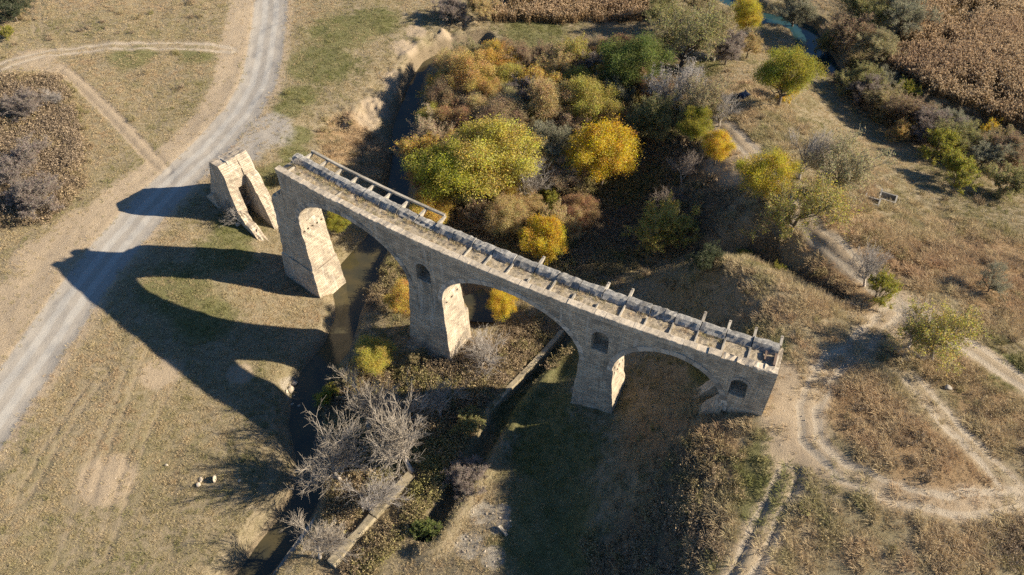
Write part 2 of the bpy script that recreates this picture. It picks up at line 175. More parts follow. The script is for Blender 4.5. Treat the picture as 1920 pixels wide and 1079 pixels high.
('leafy',-2.1,135.2,3.68,7.37,'olivegold','bush','olive-gold bush below the tall orange-tan tree in the wood','bushes filling the wood'),
('leafy',-7.2,129.3,3.24,6.47,'tan','bush','tan bush below the tall orange-tan tree in the wood','bushes filling the wood'),
('sparse',25.4,130.8,3.84,7.67,'rustbrown','bush','rusty brown bush left of the domed brown tree in the wood','bushes filling the wood'),
('leafy',2.3,101.0,2.43,4.86,'tangold','bush','ochre bush left of the domed brown tree in the wood','bushes filling the wood'),
('leafy',-8.2,104.2,3.04,6.08,'olivetan','bush','tan-olive bush left of the domed brown tree in the wood','bushes filling the wood'),
('sparse',-14.6,136.0,3.05,6.1,'gold','bush','golden bush left of the domed brown tree in the wood','bushes filling the wood'),
('leafy',-12.6,130.8,3.63,7.25,'brown','bush','brown bush left of the domed brown tree in the wood','bushes filling the wood'),
('leafy',-14.3,124.9,3.18,6.36,'olivegold','bush','olive-gold bush left of the domed brown tree in the wood','bushes filling the wood'),
('sparse',-14.1,118.3,3.69,7.37,'tan','bush','tan bush left of the domed brown tree in the wood','bushes filling the wood'),
('leafy',-15.0,108.9,2.54,5.07,'rustbrown','bush','rusty brown bush above the broad olive-gold tree in the wood','bushes filling the wood'),
('leafy',-11.6,141.5,3.59,7.18,'tangold','bush','ochre bush above the broad olive-gold tree in the wood','bushes filling the wood'),
('sparse',-7.9,145.9,3.17,6.33,'olivetan','bush','tan-olive bush above the broad olive-gold tree in the wood','bushes filling the wood'),
('leafy',-3.0,142.3,3.79,7.59,'gold','bush','golden bush above the broad olive-gold tree in the wood','bushes filling the wood'),
('leafy',0.2,145.4,3.45,6.9,'brown','bush','brown bush above the broad olive-gold tree in the wood','bushes filling the wood'),
('sparse',12.6,143.6,4.09,8.18,'olivegold','bush','olive-gold bush above the broad olive-gold tree in the wood','bushes filling the wood'),
('leafy',17.9,147.9,2.99,5.98,'tan','bush','tan bush above the broad olive-gold tree in the wood','bushes filling the wood'),
('leafy',21.0,145.4,3.64,7.27,'rustbrown','bush','rusty brown bush left of the tan-gold mid-wood tree in the wood','bushes filling the wood'),
('sparse',-6.1,134.7,3.03,6.06,'tangold','bush','ochre bush left of the tan-gold mid-wood tree in the wood','bushes filling the wood'),
('leafy',-0.8,125.6,3.53,7.06,'olivetan','bush','tan-olive bush left of the tan-gold mid-wood tree in the wood','bushes filling the wood'),
('leafy',4.2,124.5,3.16,6.31,'gold','bush','golden bush left of the tan-gold mid-wood tree in the wood','bushes filling the wood'),
('sparse',9.4,120.2,3.7,7.4,'brown','bush','brown bush left of the tan-gold mid-wood tree in the wood','bushes filling the wood'),
('leafy',11.8,115.4,2.6,5.21,'olivegold','bush','olive-gold bush left of the tan-gold mid-wood tree in the wood','bushes filling the wood'),
('leafy',2.1,113.4,3.17,6.34,'tan','bush','tan bush left of the tan-gold mid-wood tree in the wood','bushes filling the wood'),
('sparse',9.6,111.2,2.72,5.44,'rustbrown','bush','rusty brown bush left of the grey-green tree in the wood','bushes filling the wood'),
('leafy',4.9,110.3,3.29,6.58,'tangold','bush','ochre bush left of the grey-green tree in the wood','bushes filling the wood'),
('leafy',-7.8,123.1,3.15,6.3,'olivetan','bush','tan-olive bush left of the grey-green tree in the wood','bushes filling the wood'),
('sparse',-16.2,112.6,3.59,7.19,'gold','bush','golden bush left of the grey-green tree in the wood','bushes filling the wood'),
('sparse',65.3,169.7,4.23,6.77,'greygreen','bush','grey-green bush left of the spreading willow','brushy bushes lining river and ditch'),
('sparse',71.0,137.7,4.44,7.1,'olive','bush','olive bush left of the spreading willow','brushy bushes lining river and ditch'),
('sparse',72.2,130.7,3.1,4.95,'tanolive','bush','tan-olive bush left of the spreading willow','brushy bushes lining river and ditch'),
('sparse',74.8,126.9,3.74,5.99,'brown','bush','brown bush left of the spreading willow','brushy bushes lining river and ditch'),
('sparse',81.6,122.7,3.18,5.09,'greygreen','bush','grey-green bush left of the full yellow-green tree','brushy bushes lining river and ditch'),
('sparse',80.9,117.0,3.76,6.01,'olive','bush','olive bush left of the full yellow-green tree','brushy bushes lining river and ditch'),
('sparse',93.0,120.5,3.46,5.54,'tanolive','bush','tan-olive bush left of the full yellow-green tree','brushy bushes lining river and ditch'),
('sparse',87.2,111.8,3.94,6.3,'brown','bush','brown bush left of the full yellow-green tree','brushy bushes lining river and ditch'),
('sparse',80.9,126.6,3.03,4.85,'greygreen','bush','grey-green bush left of the rounded olive river bush','brushy bushes lining river and ditch'),
('sparse',33.7,161.9,4.31,6.89,'olive','bush','olive bush left of the rounded olive river bush','brushy bushes lining river and ditch'),
('sparse',41.6,166.1,3.8,6.08,'tanolive','bush','tan-olive bush left of the rounded olive river bush','brushy bushes lining river and ditch'),
('sparse',72.5,154.2,4.41,7.06,'brown','bush','brown bush left of the rounded olive river bush','brushy bushes lining river and ditch')]
REEDS=[(83.6,192.4),(86.4,159.0),(77.4,144.9),(85.7,128.9),(97.9,122.6),(111.3,117.1),(156.2,190.5)]
REEDS_TOP=[(-4.2,164.5),(-3.8,184.1),(36.5,187.3),(33.1,165.9),(16.8,165.0)]
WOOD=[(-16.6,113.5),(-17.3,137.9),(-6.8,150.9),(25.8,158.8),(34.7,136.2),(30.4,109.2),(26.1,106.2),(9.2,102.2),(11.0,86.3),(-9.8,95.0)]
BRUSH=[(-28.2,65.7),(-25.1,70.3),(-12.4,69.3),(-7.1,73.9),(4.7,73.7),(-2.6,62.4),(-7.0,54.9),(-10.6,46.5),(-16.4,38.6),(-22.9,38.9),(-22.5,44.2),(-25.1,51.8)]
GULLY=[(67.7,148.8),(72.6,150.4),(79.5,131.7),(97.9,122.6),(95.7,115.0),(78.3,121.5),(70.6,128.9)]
SCRUBHILL=[(-106.6,135.4),(-89.2,136.2),(-83.5,127.4),(-77.1,113.6),(-74.6,102.5),(-76.3,96.5),(-88.2,94.2)]
STONES=[(-31.77,68.32,0.55,'pale boulder at the stream edge inside the lit patch,uppermost'),(-32.01,67.09,0.8,'largest pale boulder at the stream edge'),(-32.49,66.49,0.4,'small pale stone left of the largest stream-edge boulder'),(-31.46,66.14,0.4,'pale stone at the tip of the sunlit patch by the stream'),(-30.58,64.48,0.7,'grey boulder in the shadow at the stream edge'),(-29.93,63.79,0.55,'grey boulder beside the shaded stream-edge boulder'),(-31.44,64.78,0.35,'small grey stone on the shaded bank'),(-38.17,50.94,0.55,'upright pale stone slab standing in the field'),(-40.11,50.18,0.5,'yellowish stone left of the upright slab'),(-39.95,50.86,0.45,'pinkish stone left of the upright slab'),(52.89,56.3,0.55,'white and grey rubble lump beside the faint track'),(-44.9,52.9,0.3,'small pale stone in the field above the slab'),(-35.07,50.84,0.3,'flat stone half buried right of the slab'),(-46.07,98.03,0.6,'pale fallen block at the foot of the ruined pier'),(-45.22,98.54,0.5,'pinkish fallen block beside the ruined pier')]
MISC={'plank': (45.8,70.3),'tarp': (42.4,124.4),'slab': (-1.1,43.2),'white': (-18.6,120.3),'ruinwhite': (-39.8,104.3)}
import numpy as np
def lattice(ix, iy, seed):
    h = (ix.astype(np.int64)*374761393 + iy.astype(np.int64)*668265263 + seed*2147483647) & 0xFFFFFFFF
    h = ((h ^ (h >> 13))*1274126177) & 0xFFFFFFFF
    return ((h ^ (h >> 16)) & 0xFFFF)/65535.0
def vnoise(x, y, size, seed=0):
    x = np.asarray(x, float)/size; y = np.asarray(y, float)/size
    i = np.floor(x); j = np.floor(y); u = x-i; v = y-j
    u = u*u*(3-2*u); v = v*v*(3-2*v)
    a = lattice(i, j, seed); b = lattice(i+1, j, seed); c = lattice(i, j+1, seed); d = lattice(i+1, j+1, seed)
    return (a*(1-u)+b*u)*(1-v)+(c*(1-u)+d*u)*v
def sstep(a, b, x):
    t = np.clip((x-a)/(b-a), 0, 1); return t*t*(3-2*t)
def poly_dist(x, y, line, signed=False):
    """distance to a polyline and running length along it"""
    best = np.full(np.shape(x), 1e9); along = np.zeros(np.shape(x)); side = np.zeros(np.shape(x)); acc = 0.0
    for (ax, ay), (bx, by) in zip(line[:-1], line[1:]):
        dx, dy = bx-ax, by-ay; L2 = dx*dx+dy*dy; L = L2**.5
        t = np.clip(((x-ax)*dx+(y-ay)*dy)/L2, 0, 1)
        d = np.hypot(x-ax-t*dx, y-ay-t*dy); m = d < best
        best = np.where(m, d, best); along = np.where(m, acc+t*L, along)
        side = np.where(m, np.sign(dx*(y-ay)-dy*(x-ax)), side); acc += L
    return best, along, side
_c = np.array(CTRL, float)
def _tps():
    P = _c[:, :2]/50; n = len(P)
    r2 = ((P[:, None]-P[None])**2).sum(-1)
    K = 0.5*r2*np.log(r2+1e-12) + np.eye(n)*2e-4
    A = np.zeros((n+3, n+3)); A[:n, :n] = K; A[:n, n] = 1; A[:n, n+1:] = P; A[n, :n] = 1; A[n+1:, :n] = P.T
    return np.linalg.solve(A, np.r_[_c[:, 2], 0, 0, 0])
_w = _tps()
def base_height(x, y):
    x = np.clip(np.asarray(x, float), -150, 150); y = np.clip(np.asarray(y, float), 12, 235)
    px, py = x/50, y/50; n = len(_c)
    z = _w[n]+_w[n+1]*px+_w[n+2]*py
    for k in range(n):
        r2 = (px-_c[k, 0]/50)**2+(py-_c[k, 1]/50)**2
        z = z+_w[k]*0.5*r2*np.log(r2+1e-12)
    return np.clip(z, 0.3, 18)
def height(x, y, L, fine=True):
    x = np.asarray(x, float); y = np.asarray(y, float)
    z = base_height(x, y)
    if fine:
        z = z+(vnoise(x, y, 9, 1)-.5)*.5+(vnoise(x, y, 3.2, 2)-.5)*.28+(vnoise(x, y, 1.1, 3)-.5)*.12
    # flatten the gravel road, cut wheel ruts into the tracks
    for name, half, depth in (('road', 3.2, .12), ('track_main', 1.9, .12), ('track_loop', 1.9, .16), ('track_deep', 1.9, .4), ('track_faint', 1.7, .1), ('track_side', 1.4, .18), ('track_upper', 1.3, .1)):
        d, s, _ = poly_dist(x, y, L[name])
        if name != 'road':
            z = z-depth*(np.exp(-((d-.95)/.38)**2))
        else:
            z = z-depth*(1-sstep(half-1, half+1.5, d))
    for name in ('ruts_a', 'ruts_b', 'ruts_c', 'ruts_d'):
        d, s, _ = poly_dist(x, y, L[name]); z = z-.16*np.exp(-((d-.8)/.3)**2)*(vnoise(x, y, 3, 12) > .3)
    d, s, _ = poly_dist(x, y, L['gully_cut']); z = z-2.6*(1-sstep(.4, 2.4, d))
    d, s, _ = poly_dist(x, y, L['eroded']); z = z+((vnoise(x, y, 2.2, 13)-.5)*2.0+(vnoise(x, y, .9, 14)-.5)*.9)*np.exp(-(d/3.2)**2)
    # watercourses
    for name, w, bed, bank in WATER_CUTS:
        d, s, side = poly_dist(x, y, L[name])
        tot = sum(np.hypot(b[0]-a[0], b[1]-a[1]) for a, b in zip(L[name][:-1], L[name][1:]))
        ww = np.interp(s/tot, [q[0] for q in w], [q[1] for q in w])*(1+.35*(vnoise(x, y, 4, 9)-.5))
        bb = bank*(.55+.9*vnoise(x, y, 6, 11))
        t = sstep(ww*.75, ww+bb, d)
        if name == 'stream': bed = -.9+1.5*(1-sstep(.08, .3, s/tot))
        z = np.where(z > bed, bed+(z-bed)*t, z)
    # dry concrete channel
    d, s, side = poly_dist(x, y, L['channel'])
    z = z-1.9*(1-sstep(.9, 1.5, d))+.9*np.exp(-((d-2.4)/1.0)**2)*(side > 0)
    for (px, py, r, dz) in L['pits']:
        d = np.hypot(x-px, y-py); z = z+dz*(1-sstep(r*.8, r*1.15, d))
    return z
WATER_CUTS = [('stream', [(0, .7), (.2, 1.1), (.30, 1.5), (.38, 1.7), (.50, 1.8), (.57, 3.0), (.60, 2.4), (.63, 1.3), (.70, 1.4), (.74, 1.9), (.80, 1.2), (.86, 1.3), (1, 1.7)], -.9, 2.6), ('river', [(0, 3.2), (.45, 3.5), (.6, 2.4), (1, 2.6)], -.9, 1.6), ('pond', [(0, 1.8), (1, 2.2)], -.9, 2.0)]

# ------------------------------------------------------------------ helpers
COL = scene.collection
rng = np.random.default_rng(7)
random.seed(7)
def tag(o, label=None, category=None, group=None, kind=None):
    if label: o['label'] = label
    if category: o['category'] = category
    if group: o['group'] = group
    if kind: o['kind'] = kind
    return o
def empty(name, loc=(0, 0, 0)):
    o = bpy.data.objects.new(name, None); COL.objects.link(o); o.location = loc; o.empty_display_size = .5
    return o
class MB:
    def __init__(self): self.v = []; self.f = []; self.uv = []; self.m = []
    def quad(self, a, b, c, d, uv=None, m=0):
        n = len(self.v); self.v += [a, b, c, d]; self.f.append((n, n+1, n+2, n+3)); self.uv += list(uv) if uv else [(0, 0)]*4; self.m.append(m)
    def poly(self, pts, uv=None, m=0):
        n = len(self.v); self.v += list(pts); self.f.append(tuple(range(n, n+len(pts)))); self.uv += list(uv) if uv else [(0, 0)]*len(pts); self.m.append(m)
    def mesh(self, name, mats, weld=.001, jitter=0.0, smooth=False):
        me = bpy.data.meshes.new(name)
        V = np.array([tuple(q) for q in self.v], float)
        if jitter and len(V):
            a = V[:, 0]+.37*V[:, 2]; b = V[:, 1]+.53*V[:, 2]
            for ax, sd in ((0, 21), (1, 22), (2, 23)):
                V[:, ax] += (vnoise(a, b, .55, sd)-.5)*jitter*2+(vnoise(a, b, 2.3, sd+9)-.5)*jitter*2
        me.from_pydata([tuple(q) for q in V], [], self.f)
        u = me.uv_layers.new(name='st')
        u.data.foreach_set('uv', np.array(self.uv, np.float32).ravel())
        for mt in (mats if isinstance(mats, (list, tuple)) else [mats]): me.materials.append(mt)
        me.polygons.foreach_set('material_index', self.m)
        if weld:
            bm = bmesh.new(); bm.from_mesh(me); bmesh.ops.remove_doubles(bm, verts=bm.verts, dist=weld)
            bmesh.ops.recalc_face_normals(bm, faces=bm.faces); bm.to_mesh(me); bm.free()
        if smooth: me.polygons.foreach_set('use_smooth', [True]*len(me.polygons))
        return me
    def obj(self, name, mats, parent=None, **k):
        o = bpy.data.objects.new(name, self.mesh(name, mats, **k)); COL.objects.link(o)
        if parent: o.parent = parent
        return o
def npmesh(name, V, F, mats, midx=None, attr=None, n=3):
    """fast mesh from numpy arrays; all faces have n corners"""
    V = np.asarray(V, np.float32); F = np.asarray(F, np.int32)
    me = bpy.data.meshes.new(name)
    me.vertices.add(len(V)); me.vertices.foreach_set('co', V.ravel())
    me.loops.add(F.size); me.loops.foreach_set('vertex_index', F.ravel())
    me.polygons.add(len(F)); me.polygons.foreach_set('loop_start', np.arange(0, F.size, n, dtype=np.int32))
    for mt in mats: me.materials.append(mt)
    if midx is not None: me.polygons.foreach_set('material_index', np.asarray(midx, np.int32))
    if attr is not None:
        for k, val in attr.items():
            a = me.attributes.new(k, 'FLOAT', 'FACE'); a.data.foreach_set('value', np.asarray(val, np.float32))
    me.update(calc_edges=True); me.validate()
    return me

# ------------------------------------------------------------------ materials
def new_mat(name):
    m = bpy.data.materials.new(name); m.use_nodes = True
    nt = m.node_tree; nt.nodes.clear()
    out = nt.nodes.new('ShaderNodeOutputMaterial')
    return m, nt, out
def N(nt, typ, **kw):
    n = nt.nodes.new(typ)
    for k, v in kw.items(): setattr(n, k, v)
    return n
def setin(n, **kw):
    for k, v in kw.items(): n.inputs[k.replace('_', ' ')].default_value = v
    return n
def mixc(nt, fac, a, b, mode='MIX'):
    n = nt.nodes.new('ShaderNodeMix'); n.data_type = 'RGBA'; n.blend_type = mode
    for i, s in ((0, fac), (6, a), (7, b)):
        if hasattr(s, 'is_output'): nt.links.new(s, n.inputs[i])
        elif i == 0: n.inputs[0].default_value = s
        else: n.inputs[i].default_value = (*s, 1) if len(s) == 3 else s
    return n.outputs[2]
def mth(nt, op, a, b=None, c=None, clamp=False):
    n = nt.nodes.new('ShaderNodeMath'); n.operation = op; n.use_clamp = clamp
    for i, s in enumerate((a, b, c)):
        if s is None: continue
        if hasattr(s, 'is_output'): nt.links.new(s, n.inputs[i])
        else: n.inputs[i].default_value = s
    return n.outputs[0]
def noise(nt, vec, scale, detail=4, rough=.6, mapping=None):
    n = nt.nodes.new('ShaderNodeTexNoise'); n.inputs['Scale'].default_value = scale; n.inputs['Detail'].default_value = detail; n.inputs['Roughness'].default_value = rough
    if mapping is not None:
        mp = nt.nodes.new('ShaderNodeMapping'); mp.inputs['Scale'].default_value = mapping; nt.links.new(vec, mp.inputs['Vector']); vec = mp.outputs[0]
    if vec is not None: nt.links.new(vec, n.inputs['Vector'])
    return n.outputs['Fac']
def ramp(nt, fac, lo, hi):
    n = nt.nodes.new('ShaderNodeMapRange'); n.interpolation_type = 'SMOOTHSTEP'
    nt.links.new(fac, n.inputs[0]); n.inputs[1].default_value = lo; n.inputs[2].default_value = hi
    return n.outputs[0]
def principled(nt, out, col, rough=.9, bump=None, strength=.4, dist=.05, spec=.3):
    b = nt.nodes.new('ShaderNodeBsdfPrincipled')
    if hasattr(col, 'is_output'): nt.links.new(col, b.inputs['Base Color'])
    else: b.inputs['Base Color'].default_value = (*col, 1)
    b.inputs['Roughness'].default_value = rough
    b.inputs['Specular IOR Level'].default_value = spec
    if bump is not None:
        bp = nt.nodes.new('ShaderNodeBump'); bp.inputs['Strength'].default_value = strength; bp.inputs['Distance'].default_value = dist
        nt.links.new(bump, bp.inputs['Height']); nt.links.new(bp.outputs[0], b.inputs['Normal'])
    nt.links.new(b.outputs[0], out.inputs['Surface'])
    return b
def mat_masonry(name, c1, c2, mortar, row=.34, width=.85, stain=.5):
    m, nt, out = new_mat(name)
    uv = N(nt, 'ShaderNodeUVMap', uv_map='st').outputs[0]
    pos = N(nt, 'ShaderNodeNewGeometry').outputs['Position']
    wob = N(nt, 'ShaderNodeVectorMath', operation='ADD')
    nz = N(nt, 'ShaderNodeTexNoise'); nz.inputs['Scale'].default_value = .8; nt.links.new(uv, nz.inputs['Vector'])
    sc = N(nt, 'ShaderNodeVectorMath', operation='SCALE'); sc.inputs['Scale'].default_value = .12; nt.links.new(nz.outputs['Color'], sc.inputs[0])
    nt.links.new(uv, wob.inputs[0]); nt.links.new(sc.outputs[0], wob.inputs[1])
    br = N(nt, 'ShaderNodeTexBrick'); nt.links.new(wob.outputs[0], br.inputs['Vector'])
    br.offset = .5; br.squash = 1.0
    setin(br, Color1=(*c1, 1), Color2=(*c2, 1), Mortar=(*mortar, 1), Scale=1.0, Mortar_Size=.02, Mortar_Smooth=.4, Bias=-.1, Brick_Width=width, Row_Height=row)
    col = br.outputs['Color']
    col = mixc(nt, mth(nt, 'MULTIPLY', ramp(nt, noise(nt, uv, 1.0, 4, .75, (.3, 2.2, 1)), .42, .66), .62), col, tuple(.55*x for x in c1))
    col = mixc(nt, mth(nt, 'MULTIPLY', ramp(nt, noise(nt, pos, .35, 5, .65), .45, .75), stain), col, (c2[0]*.55, c2[1]*.58, c2[2]*.62))
    col = mixc(nt, mth(nt, 'MULTIPLY', ramp(nt, noise(nt, uv, .9, 3, .6, (1.4, .12, 1)), .54, .70), .55), col, (.70, .65, .57))
    col = mixc(nt, mth(nt, 'MULTIPLY', ramp(nt, noise(nt, uv, .6, 4, .7, (1.1, .16, 1)), .52, .68), .6), col, (.20, .175, .145))
    col = mixc(nt, .35, col, mixc(nt, noise(nt, pos, 6, 4, .8), (.02, .02, .02), (.98, .95, .9)), 'OVERLAY')
    h = mth(nt, 'ADD', mth(nt, 'MULTIPLY', br.outputs['Fac'], -.8), mth(nt, 'MULTIPLY', noise(nt, pos, 5, 4, .75), 1.2))
    principled(nt, out, col, .92, h, .9, .07)
    return m
def mat_rough(name, c1, c2, scale=2.5, bump=.6, dist=.06, dark=None, light=None, tone=0.0):
    m, nt, out = new_mat(name)
    pos = N(nt, 'ShaderNodeNewGeometry').outputs['Position']
    f = noise(nt, pos, scale, 5, .7)
    col = mixc(nt, ramp(nt, f, .35, .65), c1, c2)
    if dark: col = mixc(nt, mth(nt, 'MULTIPLY', ramp(nt, noise(nt, pos, .9, 5, .75), .48, .66), .8), col, dark)
    if light: col = mixc(nt, mth(nt, 'MULTIPLY', ramp(nt, noise(nt, pos, 1.7, 5, .8), .55, .68), .8), col, light)
    oi = N(nt, 'ShaderNodeObjectInfo'); uvn = N(nt, 'ShaderNodeUVMap', uv_map='st'); sx = N(nt, 'ShaderNodeSeparateXYZ'); nt.links.new(uvn.outputs[0], sx.inputs[0])
    hv = N(nt, 'ShaderNodeHueSaturation'); nt.links.new(col, hv.inputs['Color']); nt.links.new(mth(nt, 'ADD', mth(nt, 'MULTIPLY_ADD', oi.outputs['Random'], .34, .83), mth(nt, 'MULTIPLY', sx.outputs[0], tone)), hv.inputs['Value']); col = hv.outputs[0]
    h = mth(nt, 'ADD', noise(nt, pos, 4, 5, .8), mth(nt, 'MULTIPLY', noise(nt, pos, 16, 3, .8), .4))
    principled(nt, out, col, .93, h, bump, dist)
    return m
M_STONE = mat_masonry('masonry', (.68, .575, .44), (.42, .35, .27), (.20, .17, .13), stain=.8)
M_RING = mat_rough('arch_stone', (.50, .44, .36), (.38, .33, .27), 1.5, .4, .05, None, (.64, .60, .54), .8)
M_COPING = mat_rough('coping_stone', (.60, .51, .39), (.46, .39, .30), 2.2, .6, .06, (.24, .21, .175))
M_PARAPET = mat_rough('weathered_concrete', (.36, .34, .31), (.25, .24, .22), 1.6, .8, .08, (.10, .095, .09), (.52, .50, .46))
M_CONC = mat_rough('concrete', (.47, .42, .34), (.37, .33, .27), 2.5, .5, .04, (.24, .21, .17))
M_BED = mat_rough('ballast', (.48, .405, .30), (.29, .24, .175), 9, 1.0, .08, (.27, .225, .145))
M_RUST = mat_rough('rusty_iron', (.20, .13, .09), (.13, .10, .08), 6, .4, .02)
M_RUIN = mat_masonry('ruin_masonry', (.62, .52, .40), (.46, .385, .295), (.26, .215, .16), .3, .7, .3)
M_ROCK = mat_rough('pale_rock', (.56, .47, .36), (.42, .36, .28), 3, .6, .05)
M_WHITE = mat_rough('white_debris', (.78, .76, .74), (.55, .53, .52), 3, .5, .04)
M_BLUE = mat_rough('blue_tarp', (.03, .05, .10), (.02, .035, .07), 2, .5, .04)
M_EARTHWALL = mat_rough('earth_topped_concrete', (.42, .35, .24), (.32, .27, .18), 1.6, .7, .06, (.23, .19, .11))

def mat_leaf():
    m, nt, out = new_mat('autumn_leaf')
    oi = N(nt, 'ShaderNodeObjectInfo'); at = N(nt, 'ShaderNodeAttribute', attribute_name='v')
    v = at.outputs['Fac']
    hsv = N(nt, 'ShaderNodeHueSaturation')
    nt.links.new(oi.outputs['Color'], hsv.inputs['Color'])
    nt.links.new(mth(nt, 'MULTIPLY_ADD', v, .115, .442), hsv.inputs['Hue'])
    nt.links.new(mth(nt, 'MULTIPLY_ADD', mth(nt, 'FRACT', mth(nt, 'MULTIPLY', v, 7.31)), .6, .72), hsv.inputs['Value'])
    nt.links.new(mth(nt, 'MULTIPLY_ADD', mth(nt, 'FRACT', mth(nt, 'MULTIPLY', v, 3.7)), .35, .78), hsv.inputs['Saturation'])
    d = N(nt, 'ShaderNodeBsdfDiffuse'); t = N(nt, 'ShaderNodeBsdfTranslucent'); mx = N(nt, 'ShaderNodeMixShader')
    nt.links.new(hsv.outputs[0], d.inputs[0]); nt.links.new(hsv.outputs[0], t.inputs[0]); mx.inputs[0].default_value = .42
    nt.links.new(d.outputs[0], mx.inputs[1]); nt.links.new(t.outputs[0], mx.inputs[2]); nt.links.new(mx.outputs[0], out.inputs['Surface'])
    return m
def mat_twig(name, mixobj, base):
    m, nt, out = new_mat(name)
    oi = N(nt, 'ShaderNodeObjectInfo'); at = N(nt, 'ShaderNodeAttribute', attribute_name='v')
    c = mixc(nt, mixobj, base, oi.outputs['Color'])
    c = mixc(nt, mth(nt, 'MULTIPLY', at.outputs['Fac'], .35), c, (.13, .11, .09))
    d = N(nt, 'ShaderNodeBsdfDiffuse'); nt.links.new(c, d.inputs[0]); nt.links.new(d.outputs[0], out.inputs['Surface'])
    return m
M_LEAF = mat_leaf()
M_TWIG = mat_twig('twig', .45, (.48, .43, .37))
M_BARE = mat_twig('bare_twig', .92, (.3, .26, .22))
M_BARK = mat_rough('bark', (.19, .155, .12), (.11, .09, .07), 5, .8, .05)
M_PALEBARK = mat_rough('pale_bark', (.56, .50, .43), (.36, .31, .26), 2.5, .6, .04)
def mat_tint(name, a, b, c, trans=.25):
    """blades whose tint is stored per instance"""
    m, nt, out = new_mat(name)
    at = N(nt, 'ShaderNodeAttribute', attribute_name='tint', attribute_type='INSTANCER')
    fv = N(nt, 'ShaderNodeAttribute', attribute_name='v')
    cr = N(nt, 'ShaderNodeValToRGB'); e = cr.color_ramp.elements
    e[0].color = (*a, 1); e[1].color = (*c, 1); k = e.new(.5); k.color = (*b, 1)
    nt.links.new(at.outputs['Fac'], cr.inputs[0])
    hsv = N(nt, 'ShaderNodeHueSaturation'); nt.links.new(cr.outputs[0], hsv.inputs['Color'])
    nt.links.new(mth(nt, 'MULTIPLY_ADD', fv.outputs['Fac'], .5, .75), hsv.inputs['Value'])
    d = N(nt, 'ShaderNodeBsdfDiffuse'); t = N(nt, 'ShaderNodeBsdfTranslucent'); mx = N(nt, 'ShaderNodeMixShader')
    for q in (d, t): nt.links.new(hsv.outputs[0], q.inputs[0])
    mx.inputs[0].default_value = trans
    nt.links.new(d.outputs[0], mx.inputs[1]); nt.links.new(t.outputs[0], mx.inputs[2]); nt.links.new(mx.outputs[0], out.inputs['Surface'])
    return m
# tint 0 = green, .5 = straw, 1 = russet
M_GRASS = mat_tint('grass_blade', (.25, .255, .10), (.60, .485, .305), (.53, .37, .235))
M_BRUSH = mat_tint('brush_twig', (.32, .29, .12), (.42, .32, .20), (.34, .265, .19), .1)
M_REED = mat_tint('reed', (.35, .255, .14), (.40, .285, .16), (.38, .265, .165), .15)
M_PLUME = mat_tint('reed_plume', (.72, .57, .38), (.68, .52, .34), (.58, .43, .29), .3)

